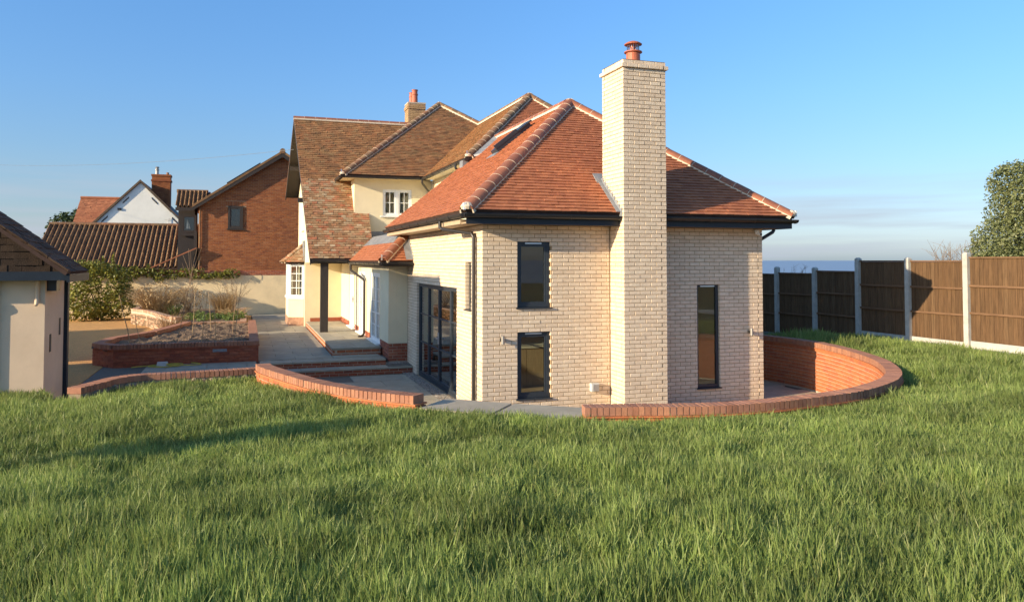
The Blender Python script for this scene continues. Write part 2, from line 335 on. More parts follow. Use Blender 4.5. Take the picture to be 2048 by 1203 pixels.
class Bricks:
    """Collects bricks as (matrix, size); the ones that show largest become objects, the rest one joined mesh."""
    def __init__(s, mat): s.items = []; s.mat = mat
    def put(s, T, sc, z, L, H=.065, D=.1, dep=0.0, jit=1.0):
        rz = math.atan2(T.d.y, T.d.x)
        p = T(sc, dep + random.uniform(-.0025, .0025) * jit, z)
        mw = Matrix.Translation(p) @ Matrix.Rotation(rz + R(random.uniform(-.28, .28)) * jit, 4, 'Z') @ Matrix.Rotation(R(random.uniform(-.35, .35)) * jit, 4, 'X') @ Matrix.Rotation(R(random.uniform(-.35, .35)) * jit, 4, 'Y')
        n = Vector((T.n.x, T.n.y, 0)); dv = p - CAM; dist = dv.length
        s.items.append((mw, L, H, D, L * H * max(0.0, dv.normalized().dot(n)) / dist ** 2))
    def course(s, T, s0, s1, z0, holes=(), off=0.0, L=.215, J=.01, H=.065, D=.1, dep=0.0):
        z = z0 + H / 2
        hs = [(h[0], h[1]) for h in holes if h[2] < z0 + H - .004 and h[3] > z0 + .004]
        for p, q in cut(s0, s1, hs):
            k = math.floor((p - s0 - off) / (L + J)) - 1
            x = s0 + off + k * (L + J)
            while x < q:
                a, b = max(x, p), min(x + L, q)
                if b < q and q - (b + J) < .03: b = q
                if a - p < .03: a = p
                if b - a > .03: s.put(T, (a + b) / 2, z, b - a, H, D, dep)
                x += L + J
    def build(s, parent, name='brick', n_obj=300, rest='brickwork'):
        it = sorted(s.items, key=lambda q: -q[4])
        for mw, L, H, D, _ in it[:n_obj]:
            link(name, brick_mesh(L, H, D, s.mat), parent, mw=mw)
        mb = MB()
        for mw, L, H, D, _ in it[n_obj:]:
            v, f = brick_vf(L, H, D); mb.add([mw @ Vector(p) for p in v], f)
        if mb.v: mb.build(rest, s.mat, parent, kind='stuff')

# ------------------------------------------------------------------ roof tiles
def clip_poly(poly, conv):
    """Sutherland-Hodgman: poly clipped to the convex counter-clockwise polygon conv."""
    out = poly
    for i in range(len(conv)):
        (ax, ay), (bx, by) = conv[i], conv[(i + 1) % len(conv)]
        inp, out = out, []
        if not inp: return []
        def side(p): return (bx - ax) * (p[1] - ay) - (by - ay) * (p[0] - ax)
        for j in range(len(inp)):
            P, Q = inp[j - 1], inp[j]; sp, sq = side(P), side(Q)
            if (sp >= 0) != (sq >= 0):
                t = sp / (sp - sq); out.append((P[0] + t * (Q[0] - P[0]), P[1] + t * (Q[1] - P[1])))
            if sq >= 0: out.append(Q)
    return out

def area(p):
    return .5 * sum(p[i - 1][0] * p[i][1] - p[i][0] * p[i - 1][1] for i in range(len(p)))

class Slope:
    """A roof plane: origin P on the eave, e along the eave, g up the slope, n outward; conv = convex outline in (s, t)."""
    def __init__(s, P, e, g, conv):
        s.P = Vector(P); s.e = Vector(e).normalized(); s.g = Vector(g).normalized(); s.n = s.e.cross(s.g)
        if s.n.z < 0: s.n = -s.n
        s.conv = conv if area(conv) > 0 else conv[::-1]
    def at(s, a, b, h=0.0): return s.P + s.e * a + s.g * b + s.n * h
    def st(s, p): p = Vector(p) - s.P; return (p.dot(s.e), p.dot(s.g))
    @staticmethod
    def of(pts, eave):   # pts: 3D outline in one plane, eave = (A, B) two eave points left to right
        A, B = Vector(eave[0]), Vector(eave[1]); e = (B - A).normalized()
        n = Vector((0, 0, 0))
        for i in range(len(pts)): n += Vector(pts[i - 1]).cross(Vector(pts[i]))
        n.normalize()
        if n.z < 0: n = -n
        g = n.cross(e).normalized()
        if g.z < 0: g = -g
        sl = Slope(A, e, g, [(0, 0)] * 3)
        c = [sl.st(p) for p in pts]; sl.conv = c if area(c) > 0 else c[::-1]
        return sl
    def deck(s, name, parent, thick=.05, mat='underlay'):
        mb = MB(); mb.prism([s.at(a, b, -.002) for a, b in s.conv], -s.n * thick)
        return mb.build(name, mat, parent)
    def tiles(s, parent, mat, w=.165, g=.1, th=.016, lift=.025, head=.006, gap=.003, wob=.0015, n_obj=0, name='roof_tile', rest='tile_field', t0=0.0):
        mb = MB(); full = []
        ss = [p[0] for p in s.conv]; ts = [p[1] for p in s.conv]
        r = 0; t = t0 + min(ts)
        while t < max(ts) - .01:
            x = min(ss) - w + (w / 2 if r % 2 else 0) + random.uniform(-.006, .006) * (wob / .0015)
            while x < max(ss):
                q = [(x + gap / 2, t), (x + w - gap / 2, t), (x + w - gap / 2, t + g + .004), (x + gap / 2, t + g + .004)]
                c = clip_poly(q, s.conv)
                if len(c) > 2 and area(c) > .0006:
                    dh = random.uniform(-wob, wob) * 2; sk = random.uniform(-wob, wob) * 2; dt = random.uniform(-wob, wob) * 2
                    top = []; bot = []
                    for a, b2 in c:
                        h = lift + (head - lift) * (b2 - t) / g + dh + sk * (a - x - w / 2) / w
                        cam_b = .003 * (1 - ((a - x - w / 2) / (w / 2)) ** 2)
                        bb = b2 + (dt if b2 < t + .01 else 0)
                        top.append(s.at(a, bb, h + cam_b)); bot.append(s.at(a, bb, h - th))
                    k = len(c)
                    vs, fs = top + bot, [tuple(range(k))] + [(i, k + i, k + (i + 1) % k, (i + 1) % k) for i in range(k)]
                    cen = sum(top, Vector()) / k
                    if n_obj and abs(area(c) - w * g) < .1 * w * g: full.append((cen, vs, fs, abs((cen - CAM).normalized().dot(s.n)) / (cen - CAM).length ** 2))
                    else: mb.add(vs, fs)
                x += w
            t += g; r += 1
        full.sort(key=lambda q: -q[3])
        for cen, vs, fs, _ in full[n_obj:]: mb.add(vs, fs)
        for cen, vs, fs, _ in full[:n_obj]:
            m2 = MB(); m2.add([p - cen for p in vs], fs)
            m2.build(name, mat, parent, mw=Matrix.Translation(cen))
        if mb.v: mb.build(rest, mat, parent, kind='stuff')

def ridge_line(A, B, up, parent, mat, r=.125, seg=.33, name='ridge_tile', mortar='white_mortar', drop=.05, end_cap=False):
    """Half-round ridge or hip tiles from A to B with mortar joints and bedding."""
    A, B, up = Vector(A), Vector(B), Vector(up); t = (B - A); Ln = t.length; t.normalize()
    up = (up - t * up.dot(t)).normalized(); sd = t.cross(up)
    n = max(1, round(Ln / seg)); k = 13; mm = MB()
    for i in range(n):
        a = A + t * (Ln * i / n); b2 = A + t * (Ln * (i + 1) / n - .012)
        mb = MB(); vs = []
        j1, j2 = random.uniform(-.004, .004), random.uniform(-.004, .004)
        for P, rr in ((a, r * 1.008), (b2, r * .992)):
            for rad in (rr, rr - .016):
                vs += [P + up * (-drop + j1 + rad * .88 * math.sin(math.pi * q / (k - 1))) + sd * (j2 + rad * 1.12 * math.cos(math.pi * q / (k - 1))) for q in range(k)]
        f = []
        for q in range(k - 1):
            f += [(q, q + 1, 2 * k + q + 1, 2 * k + q), (k + q, 3 * k + q, 3 * k + q + 1, k + q + 1), (q, k + q, k + q + 1, q + 1), (2 * k + q, 2 * k + q + 1, 3 * k + q + 1, 3 * k + q)]
        for q in (0, k - 1): f.append((q, 2 * k + q, 3 * k + q, k + q))
        mb.add(vs, f); mb.build(name, mat, parent)
        P0, P1 = b2 + t * .000, b2 + t * .010; vs = []
        for P in (P0, P1):
            for rad in (r * 1.02, r * .85):
                vs += [P + up * (-drop + rad * .88 * math.sin(math.pi * q / (k - 1))) + sd * (rad * 1.12 * math.cos(math.pi * q / (k - 1))) for q in range(k)]
        f = []
        for q in range(k - 1):
            f += [(q, q + 1, 2 * k + q + 1, 2 * k + q), (q, k + q, k + q + 1, q + 1), (2 * k + q, 2 * k + q + 1, 3 * k + q + 1, 3 * k + q)]
        mm.add(vs, f)
    for sg in (1, -1):
        p = [A + sd * sg * (r * .9) + up * (-drop - .06), A + sd * sg * (r * 1.14) + up * (-drop - .06), A + sd * sg * (r * 1.1) + up * (-drop - .004), A + sd * sg * (r * .9) + up * (-drop + .02)]
        mm.prism(p, t * Ln)
    mm.build('mortar_bedding', mortar, parent)

def gutter(A, B, out, parent, mat='black_plastic', r=.058, name='gutter', brackets=.9):
    """Half-round gutter with brackets from A to B; out = horizontal direction away from the wall."""
    A, B, out = Vector(A), Vector(B), Vector(out).normalized(); t = (B - A); Ln = t.length; t.normalize(); up = Vector((0, 0, 1))
    prof = [(math.cos(a), math.sin(a)) for a in [math.pi + math.pi * i / 8 for i in range(9)]]
    mb = MB(); vs = []
    for P in (A, B):
        for rad in (r, r - .006): vs += [P + out * (c * rad) + up * (s_ * rad * 1.15) for c, s_ in prof]
    f = []; k = 9
    for q in range(k - 1): f += [(q, q + 1, 2 * k + q + 1, 2 * k + q), (k + q, 3 * k + q, 3 * k + q + 1, k + q + 1)]
    for q in (0, k - 1): f.append((q, 2 * k + q, 3 * k + q, k + q))
    f += [tuple(range(k)), tuple(range(3 * k - 1, 2 * k - 1, -1))]
    mb.add(vs, f)
    g_ = mb.build(name, mat, parent)
    if brackets:
        n = max(1, round(Ln / brackets)); bb = MB()
        for i in range(n + 1):
            P = A + t * min(max(.05, Ln * i / n), Ln - .05); vs = []
            for o2 in (-.018, .018):
                for rad in (r + .007, r + .001): vs += [P + t * o2 + out * (c * rad) + up * (s_ * rad * 1.15) for c, s_ in prof]
            f = []
            for q in range(k - 1): f += [(q, q + 1, 2 * k + q + 1, 2 * k + q), (q, k + q, k + q + 1, q + 1), (2 * k + q, 2 * k + q + 1, 3 * k + q + 1, 3 * k + q)]
            for q in (0, k - 1): f.append((q, 2 * k + q, 3 * k + q, k + q))
            bb.add(vs, f)
        bb.build('gutter_bracket', mat, g_)
    return g_

def window(parent, T, s0, s1, z0, z1, inset=.05, fw=.05, dep=.07, mat='anthracite', glass='glass', bars_v=(), bars_h=(), bar=.022, sash=True, sill=None, name='window', sill_mat=None, sash_w=.035):
    """Frame with its own pane, sash, glazing bars and sill; s, z in wall coordinates."""
    mb = MB(); d0, d1 = inset, inset + dep
    mb.tbox(T, s0, s0 + fw, d0, d1, z0, z1); mb.tbox(T, s1 - fw, s1, d0, d1, z0, z1)
    mb.tbox(T, s0 + fw, s1 - fw, d0, d1, z0, z0 + fw); mb.tbox(T, s0 + fw, s1 - fw, d0, d1, z1 - fw, z1)
    w = mb.build(name, mat, parent)
    a0, a1, b0, b1 = s0 + fw, s1 - fw, z0 + fw, z1 - fw
    if sash:
        k = sash_w; mb = MB(); e0, e1 = d0 + .012, d1 - .008
        mb.tbox(T, a0, a0 + k, e0, e1, b0, b1); mb.tbox(T, a1 - k, a1, e0, e1, b0, b1)
        mb.tbox(T, a0 + k, a1 - k, e0, e1, b0, b0 + k); mb.tbox(T, a0 + k, a1 - k, e0, e1, b1 - k, b1)
        mb.build('sash', mat, w); a0 += k; a1 -= k; b0 += k; b1 -= k
    mb = MB(); mb.tbox(T, a0, a1, d0 + .034, d0 + .040, b0, b1); mb.build('pane', glass, w)
    if bars_v or bars_h:
        mb = MB()
        for f in bars_v: x = a0 + (a1 - a0) * f; mb.tbox(T, x - bar / 2, x + bar / 2, d0 + .020, d0 + .052, b0, b1)
        xs = [a0] + [a0 + (a1 - a0) * f for f in sorted(bars_v)] + [a1]
        for f in bars_h:
            z = b0 + (b1 - b0) * f
            for p, q in zip(xs, xs[1:]): mb.tbox(T, p + (bar / 2 if p != a0 else 0), q - (bar / 2 if q != a1 else 0), d0 + .021, d0 + .051, z - bar / 2, z + bar / 2)
        mb.build('glazing_bar', mat, w)
    if sill:
        mb = MB(); pr, th, ov = sill
        mb.hexa([T(s0 - ov, -pr, z0 - th - .008), T(s1 + ov, -pr, z0 - th - .008), T(s1 + ov, d1 - .01, z0 - th), T(s0 - ov, d1 - .01, z0 - th),
                 T(s0 - ov, -pr, z0 - .012), T(s1 + ov, -pr, z0 - .012), T(s1 + ov, d1 - .01, z0 - .002), T(s0 - ov, d1 - .01, z0 - .002)])
        mb.build('sill', sill_mat or mat, w)
    return w

# ================================================================== THE HOUSE
house = thing('house', (2.98, 6.0, 0.0), 'large cream rendered house with a pale brick extension, hipped tile roofs and tall brick chimney', 'house')
CB = Bricks('cream_brick')
CO = 0.0725  # course height used on plan of 75 mm
# --- extension walls (front y = 0, left x = 0, right x = 5.97)
TF = frame((0, 0), (1, 0)); TL = frame((0, 7.6), (0, -1)); TR = frame((5.97, 0), (0, 1))
LF, LL = 5.97, 7.6
W1 = (.67, 1.315, 1.95, 3.15); W2 = (.67, 1.315, .30, 1.50); W3 = (4.43, 4.946, .30, 2.325)
BF = (1.98, 5.82, 0.0, 2.25); SLT = (6.45, 6.87, 1.875, 2.775)
def grow(h, k=.014): return (h[0] - k, h[1] + k, h[2] - k, h[3] + k)
ext_wall = MB()
panel(ext_wall, TF, .008, LF - .008, -.3, 3.47, [grow(h) for h in (W1, W2, W3)], .008, .11)
panel(ext_wall, TL, 0, LL - .112, -.3, 3.47, [grow(h) for h in (BF, SLT)], .008, .11)
WR = (2.55, 5.7, .075, 2.4)  # unseen side opening, added to let light into the room
panel(ext_wall, TR, .112, 7.6, -.3, 3.47, [grow(WR)], .008, .11)
wall_e = ext_wall.build('wall', 'mortar', house)
for k in range(46):
    z = k * .075; ev = k % 2 == 0
    hs = [W1, W2, W3]
    chim = (2.52, 3.44, 0, 9)
    CB.course(TF, 0 if ev else .1125, LF if ev else LF - .1125, z, hs + [chim])
    CB.course(TL, 0, LL - .1125 if ev else LL, z, [BF, SLT], off=((LL - .1125 - .215) if ev else (LL - .215)) % .225)
    CB.course(TR, .1125 if ev else 0, 7.6, z, [WR])
# --- front chimney
cx0, cx1, cy0, cy1 = 2.535, 3.425, -.57, .32
mb = MB(); mb.box(cx0 + .008, cx1 - .008, cy0 + .008, cy1 - .008, -.3, 6.50)
chimney = mb.build('chimney', 'mortar', house)
CF = frame((cx0, cy0), (1, 0)); CL = frame((cx0, cy1), (0, -1)); CR = frame((cx1, cy0), (0, 1)); CK = frame((cx1, cy1), (-1, 0))
CHB = Bricks('cream_brick')
for k in range(87):
    z = k * .075; ev = k % 2 == 0; pr = -.04 if k == 85 else 0.0
    a = -.04 if k == 85 else 0; b_ = .89 + (.04 if k == 85 else 0)
    low = z < 3.4
    CHB.course(CF, a if ev else .1125 + a, b_ if ev else b_ - .1125, z, dep=pr)
    CHB.course(CL, .325 if low else (a if not ev else a + .1125), b_ if not ev else b_ - .1125, z, dep=pr, off=.0)
    CHB.course(CR, .1125 + a if ev else a, (.565 if low else b_ if not ev else b_ - .1125), z, dep=pr)
    if not low: CHB.course(CK, a if ev else a + .1125, b_ if ev else b_ - .1125, z, dep=pr)
allb = CB.items + CHB.items
allb.sort(key=lambda q: -q[4]); thr = allb[260][4]
n_c = sum(1 for q in CHB.items if q[4] > thr); n_w = 260 - n_c
CB.build(wall_e, n_obj=n_w); CHB.build(chimney, n_obj=n_c)
mb = MB(); t_ = 6.525
mb.add([(cx0, cy0, t_), (cx1, cy0, t_), (cx1, cy1, t_), (cx0, cy1, t_), (cx0 + .22, cy0 + .22, t_ + .06), (cx1 - .22, cy0 + .22, t_ + .06), (cx1 - .22, cy1 - .22, t_ + .06), (cx0 + .22, cy1 - .22, t_ + .06)],
       [(3, 2, 1, 0), (4, 5, 6, 7), (0, 1, 5, 4), (1, 2, 6, 5), (2, 3, 7, 6), (3, 0, 4, 7)])
mb.build('flaunching', 'pale_mortar', chimney)
pc = (2.98, -.125, 6.56)
mb = MB(); mb.lathe(pc, [(.135, 0), (.135, .20), (.130, .215), (.175, .222), (.172, .240), (.12, .250)]); mb.build('chimney_pot', 'terracotta', chimney, smooth=False)
mb = MB()
for j in range(16):
    a = 2 * math.pi * j / 16; mb.tube([(pc[0] + .115 * math.cos(a), pc[1] + .115 * math.sin(a), pc[2] + .245), (pc[0] + .115 * math.cos(a), pc[1] + .115 * math.sin(a), pc[2] + .375)], .005, 5)
for zz in (.275, .31, .345): mb.tube([(pc[0] + .118 * math.cos(2 * math.pi * j / 24), pc[1] + .118 * math.sin(2 * math.pi * j / 24), pc[2] + zz) for j in range(25)], .003, 4, cap=False)
mb.build('cowl_cage', 'steel', chimney)
mb = MB(); mb.lathe(pc, [(.06, .245), (.06, .375)], 14); mb.lathe(pc, [(.168, .372), (.172, .385), (.12, .420), (.05, .445), (.01, .45)]); mb.build('cowl_cap', 'terracotta', chimney, smooth=False)

# --- inner leaf and room seen through the glass
mb = MB()
panel(mb, TF, .2, LF - .2, 0.0, 3.42, [W1, W2, W3], .115, .20)
panel(mb, TL, 0.2, LL - .2, 0.0, 3.42, [BF, SLT], .115, .20)
panel(mb, TR, .2, 7.4, 0, 3.42, [WR], .115, .2); mb.box(.2, 5.75, 6.4, 6.5, 0, 3.42); mb.box(.2, 5.75, .2, 6.4, 3.42, 3.45)
mb.build('inner_wall', 'interior', house)
mb = MB()
for i in range(38): mb.box(.2 + i * .146, .2 + i * .146 + .143, .2, 6.4, -.02, .012)
mb.build('wooden_floor', 'wood_floor', house, kind='stuff')
for nm, (x0, x1, y0, y1, z0, z1) in dict(a=(.9, 2.9, 2.9, 3.5, .012, .9), b=(.75, 1.3, 4.6, 5.0, .012, 2.2)).items():
    mb = MB(); mb.box(x0, x1, y0 + .02, y1, z0, z1 - .04); cb = mb.build('cupboard', 'cupboard', house)
    mb = MB(); mb.box(x0 - .02, x1 + .02, y0 - .02, y1 + .02, z1 - .04, z1); mb.build('worktop', 'interior', cb)
    n = max(2, round((x1 - x0) / .5)); w_ = (x1 - x0) / n
    for i in range(n):
        mb = MB(); mb.box(x0 + i * w_ + .006, x0 + (i + 1) * w_ - .006, y0, y0 + .02, z0 + .06, z1 - .05); mb.build('cupboard_door', 'cupboard', cb)

# --- extension windows and doors
window(house, TF, *W1, inset=.055, fw=.055, sill=(.035, .02, .03), sash_w=.04)
window(house, TF, *W2, inset=.055, fw=.055, sill=(.035, .02, .03), sash_w=.04)
window(house, TF, *W3, inset=.055, fw=.05, sill=(.035, .02, .02), sash=False)
for (s0, s1, _, z1) in (W1, W2, W3):
    mb = MB(); mb.tbox(TF, (s0 + s1) / 2 - .16, (s0 + s1) / 2 + .16, .035, .053, z1 - .045, z1 - .02); mb.build('trickle_vent', 'bright_metal', house)
for a_, b_ in ((2.55, 4.125), (4.125, 5.7)): window(house, TR, a_, b_, .075, 2.4, inset=.06, fw=.05, sash=False)  # glazing of the added, unseen side opening
window(house, TL, *SLT, inset=.085, fw=.05, sill=(.03, .02, .02), sash=False)
mb = MB(); e = BF
mb.tbox(TL, e[0], e[1], .06, .15, -.02, .05); mb.tbox(TL, e[0], e[1], .06, .15, e[3] - .05, e[3]); mb.tbox(TL, e[0], e[0] + .05, .06, .15, .05, e[3] - .05); mb.tbox(TL, e[1] - .05, e[1], .06, .15, .05, e[3] - .05)
bif = mb.build('glazed_door_frame', 'anthracite', house)
cuts = [e[0] + .05, 7.6 - 4.63, 7.6 - 3.58, 7.6 - 2.53, e[1] - .05]
for i in range(4):
    a, b2 = cuts[i] + .002, cuts[i + 1] - .002
    k = .05 if i in (1, 2) else .03
    mb = MB(); mb.tbox(TL, a, a + k, .065, .13, .055, e[3] - .055); mb.tbox(TL, b2 - k, b2, .065, .13, .055, e[3] - .055)
    mb.tbox(TL, a + k, b2 - k, .065, .13, .055, .055 + k * 1.6); mb.tbox(TL, a + k, b2 - k, .065, .13, e[3] - .055 - k, e[3] - .055)
    for f in (.36, .68): mb.tbox(TL, a + k, b2 - k, .072, .123, .055 + f * 2.14 - .014, .055 + f * 2.14 + .014)
    dr = mb.build('glazed_door', 'anthracite', house)
    mb = MB(); mb.tbox(TL, a + k, b2 - k, .095, .101, .055 + k * 1.6, e[3] - .055 - k); mb.build('pane', 'dark_glass', dr)
    if i in (1, 2):
        mb = MB(); h_ = b2 - .03 if i == 1 else a + .03
        mb.tbox(TL, h_ - .014, h_ + .014, .052, .065, .95, 1.20); sg = -1 if i == 1 else 1
        mb.tbox(TL, min(h_, h_ + sg * .11), max(h_, h_ + sg * .11), .015, .032, 1.065, 1.085); mb.tbox(TL, h_ - .009, h_ + .009, .032, .052, 1.066, 1.084)
        mb.build('door_handle', 'bright_metal', dr)

# --- extension eaves: soffit, fascia, gutters, downpipes
O_ = .39; X1 = 5.97 + O_
mb = MB(); mb.box(-O_, 2.53, -O_, 0.0, 3.455, 3.472); mb.box(3.43, X1, -O_, 0, 3.455, 3.472); mb.box(-O_ - .018, 0, 0, 7.55, 3.455, 3.535); mb.box(5.97, X1, 0, 7.55, 3.455, 3.472)
mb.build('soffit', 'soffit', house)
for (x0, x1, y0, y1) in ((-O_ - .02, 2.533, -O_ - .02, -O_), (3.427, X1 + .02, -O_ - .02, -O_), (-O_ - .02, -O_, -O_, 7.55), (X1, X1 + .02, -O_, 7.55)):
    mb = MB(); mb.box(x0, x1, y0, y1, 3.54 if (x1 < 0 and y1 > 1) else 3.44, 3.645); mb.build('fascia_board', 'fascia', house)
GZ = 3.615
gutter((-.475, -.475, GZ), (2.52, -.475, GZ), (0, -1, 0), house); gutter((3.44, -.475, GZ), (X1 + .085, -.475, GZ), (0, -1, 0), house)
gutter((-.475, -.475, GZ), (-.475, 7.55, GZ), (-1, 0, 0), house, mat='gutter_brown'); gutter((X1 + .085, -.475, GZ), (X1 + .085, 7.55, GZ), (1, 0, 0), house)
mb = MB(); mb.tube([(-.475, 1.25, GZ - .05), (-.475, 1.25, GZ - .17), (-.44, 1.20, GZ - .21), (-.08, .40, 3.30), (-.055, .36, 3.24), (-.055, .36, 0.02)], .036, 10); mb.build('downpipe', 'gutter_brown', house)
mb = MB(); mb.tube([(X1 + .08, .25, GZ - .05), (X1 + .08, .25, GZ - .19), (X1 + .05, .24, GZ - .22), (6.05, .2, 3.22), (6.03, .2, 3.16), (6.03, .2, .02)], .036, 10); mb.build('downpipe', 'black_plastic', house)

# --- extension roof
KE = (6.42 - 3.68) / 3.435
AP = (2.985, 2.985, 6.42)
ef = Slope.of([(-.45, -.45, 3.68), (6.42, -.45, 3.68), AP], ((-.45, -.45, 3.68), (6.42, -.45, 3.68)))
el = Slope.of([(-.45, -.45, 3.68), AP, (2.985, 8.4, 6.42), (-.45, 7.62, 3.68)], ((-.45, 7.62, 3.68), (-.45, -.45, 3.68)))
er = Slope.of([(6.42, -.45, 3.68), AP, (2.985, 8.4, 6.42), (6.42, 7.62, 3.68)], ((6.42, -.45, 3.68), (6.42, 7.62, 3.68)))
roof_e = ef.deck('roof', house); el.deck('roof', house); er.deck('roof', house)
ef.tiles(roof_e, 'new_tile', n_obj=300); el.tiles(roof_e, 'new_tile'); er.tiles(roof_e, 'new_tile')
ridge_line((-.43, -.43, 3.72), (2.985, 2.985, 6.46), (0, 0, 1), roof_e, 'hip_new'); ridge_line((6.40, -.43, 3.72), (2.985, 2.985, 6.46), (0, 0, 1), roof_e, 'hip_new')
ridge_line((2.985, 3.02, 6.46), (2.985, 8.3, 6.46), (0, 0, 1), roof_e, 'hip_new')
for (x, y, z) in ((-.46, -.46, 3.70), (6.43, -.46, 3.70)):
    mb = MB(); sg = -1 if x < 0 else 1
    mb.box(x - .02, x + .02, y - .02, y + .02, z - .02, z + .10); mb.build('hip_iron', 'white_paint', roof_e)
    mb = MB(); mb.lathe((x - sg * .07, y + .07, z - .01), [(.10, 0), (.125, .05), (.08, .11), (.03, .13)], 12); mb.build('mortar_end', 'white_mortar', roof_e)
# roof window, near edge raised
def rbox(sl, a0, a1, b0, b1, h0, h1):
    mb = MB(); mb.hexa([sl.at(a0, b0, h0), sl.at(a1, b0, h0), sl.at(a1, b1, h0), sl.at(a0, b1, h0), sl.at(a0, b0, h1), sl.at(a1, b0, h1), sl.at(a1, b1, h1), sl.at(a0, b1, h1)]); return mb
sa = 7.62 - 4.62; sb = sa + .46
rw = rbox(el, sa, sb, 2.70, 3.78, .0, .11).build('roof_window', 'anthracite', house)
rbox(el, sa + .07, sb - .07, 2.78, 3.70, .110, .118).build('pane', 'dark_glass', rw)
rbox(el, sb - .06, sb + .01, 2.70, 3.40, .111, .20).build('sash', 'anthracite', rw)
rbox(el, sa - .03, sb + .03, 3.40, 3.85, .112, .15).build('roof_window_hood', 'anthracite', rw)
rbox(el, sa - .08, sb + .08, 2.52, 2.69, .012, .032).build('lead_apron', 'lead', rw)
# lead round the chimney: stepped flashing, apron and back gutter
mb = MB()
for i in range(9):
    y0 = -.52 + i * .098; z0 = 3.68 + KE * (y0 + .45)
    mb.box(cx0 - .012, cx0 - .002, y0, y0 + .0975, z0 - .02, z0 + .15)
    mb.box(cx1 + .002, cx1 + .012, y0, y0 + .0975, z0 - .02, z0 + .15)
mb.build('step_flashing', 'lead', house)
rbox(ef, 2.985 - .09, 2.985 + .0, .0, 1.05, .022, .030).build('lead_soaker', 'lead', house)
mb = MB(); zz = 3.68 + KE * (cy1 + .45)
mb.hexa([(cx0 - .12, cy1, zz + .01), (cx1 + .12, cy1, zz + .01), (cx1 + .12, cy1 + .2, zz + .2), (cx0 - .12, cy1 + .2, zz + .2), (cx0 - .12, cy1, zz + .05), (cx1 + .12, cy1, zz + .05), (cx1 + .12, cy1 + .2, zz + .22), (cx0 - .12, cy1 + .2, zz + .22)]); mb.build('back_gutter', 'lead', house)

# --- small things on the extension wall
for s_, z_ in ((.36, 1.38), (5.62, 1.37)):
    mb = MB(); mb.lathe((s_, -.10, z_ - .075), [(.028, 0), (.032, .004), (.032, .146), (.028, .15)], 14)
    lt = mb.build('wall_light', 'bulkhead', house, smooth=False)
    mb = MB(); mb.box(s_ - .03, s_ + .03, -.068, -.001, z_ - .03, z_ + .03); mb.build('wall_plate', 'black_plastic', lt)
mb = MB(); mb.lathe((5.80, -.06, 3.30), [(.045, .06), (.05, .10), (.05, .12)], 14); mb.tube([(5.80, -.03, 3.36), (5.83, -.15, 3.33)], .033, 12)
sc_ = mb.build('security_camera', 'white_paint', house); mb = MB(); mb.tube([(5.83, -.15, 3.33), (5.832, -.158, 3.329)], .026, 12); mb.build('camera_lens', 'lens', sc_)
mb = MB(); mb.box(2.10, 2.25, -.10, -.001, .37, .52); fl = mb.build('flue_terminal', 'box_grey', house)
mb = MB(); mb.box(2.12, 2.23, -.125, -.1005, .39, .50); mb.build('flue_grille', 'bright_metal', fl)
mb = MB(); mb.box(.30, .36, -.012, -.001, .06, .15); mb.build('air_brick', 'red_brick', house)

# --- main house: walls
ZE = 5.70; KM = .855
mw_ = MB()
panel(mw_, frame((-.5, 13.6), (1, 0)), 0, 2.72, 2.9, 5.62, [(.98, 1.99, 4.35, 5.27)], 0, .2)          # bay with the paired window
panel(mw_, frame((-.5, 17.2), (0, -1)), 0, 3.398, 2.72, 5.62, [], .0, .2)                         # its left return
panel(mw_, frame((2.22, 13.6), (0, -1)), 0, 5.7, 3.0, 5.62, [(1.9, 2.9, 4.55, 5.35)], .002, .2)     # wing facing left
panel(mw_, frame((2.42, 7.9), (1, 0)), 0, 4.58, 3.0, 5.62, [], 0, .2)
panel(mw_, frame((7.0, 8.1), (0, 1)), 0, 9, 0, 5.62, [], 0, .2)
mw_.build('wall', 'cream_render', house)
TN = frame((-.5, 13.6), (1, 0))
w_ = window(house, TN, .98, 1.485, 4.35, 5.27, inset=.03, fw=.05, mat='white_paint', bars_v=(.5,), bars_h=(.5,), sash_w=.05)
w_ = window(house, TN, 1.485, 1.99, 4.35, 5.27, inset=.03, fw=.05, mat='white_paint', bars_v=(.5,), bars_h=(.5,), sash_w=.05)
mb = MB(); mb.tbox(TN, .90, 2.06, -.06, .02, 4.30, 4.345); mb.build('window_sill', 'white_paint', house)
window(house, frame((2.22, 13.6), (0, -1)), 1.9, 2.9, 4.55, 5.35, inset=.03, fw=.06, mat='white_paint', bars_v=(.33, .66), bars_h=(.5,), sill=(.05, .04, .05), sill_mat='white_paint')
mb = MB(); mb.box(-.35, 2.2, 14.4, 14.45, 4.2, 5.5); mb.build('room_backing', 'interior', house)
mb = MB()
for k in range(5): mb.box(1.42 + k * .07, 1.47 + k * .07, 13.95, 13.99, 4.3, 5.4)
mb.build('curtain', 'curtain', house)
# eaves of the main house
mb = MB(); mb.box(-.93, 1.86, 13.2, 13.6, 5.605, 5.622); mb.box(-.93, -.5, 13.6, 17, 5.605, 5.622); mb.box(1.86, 2.22, 7.54, 13.2, 5.605, 5.622); mb.box(2.22, 7.4, 7.54, 7.9, 5.605, 5.622); mb.build('soffit', 'cream_render', house)
for (x0, x1, y0, y1) in ((-.95, 1.84, 13.18, 13.2), (-.95, -.93, 13.2, 17), (1.84, 1.86, 7.52, 13.18), (1.86, 7.6, 7.52, 7.54)):
    mb = MB(); mb.box(x0, x1, y0, y1, 5.59, 5.69); mb.build('fascia_board', 'gutter_brown', house)
gutter((-1.03, 13.11, 5.65), (1.79, 13.11, 5.65), (0, -1, 0), house, mat='gutter_brown'); gutter((-1.02, 13.11, 5.65), (-1.02, 17, 5.65), (-1, 0, 0), house, mat='gutter_brown')
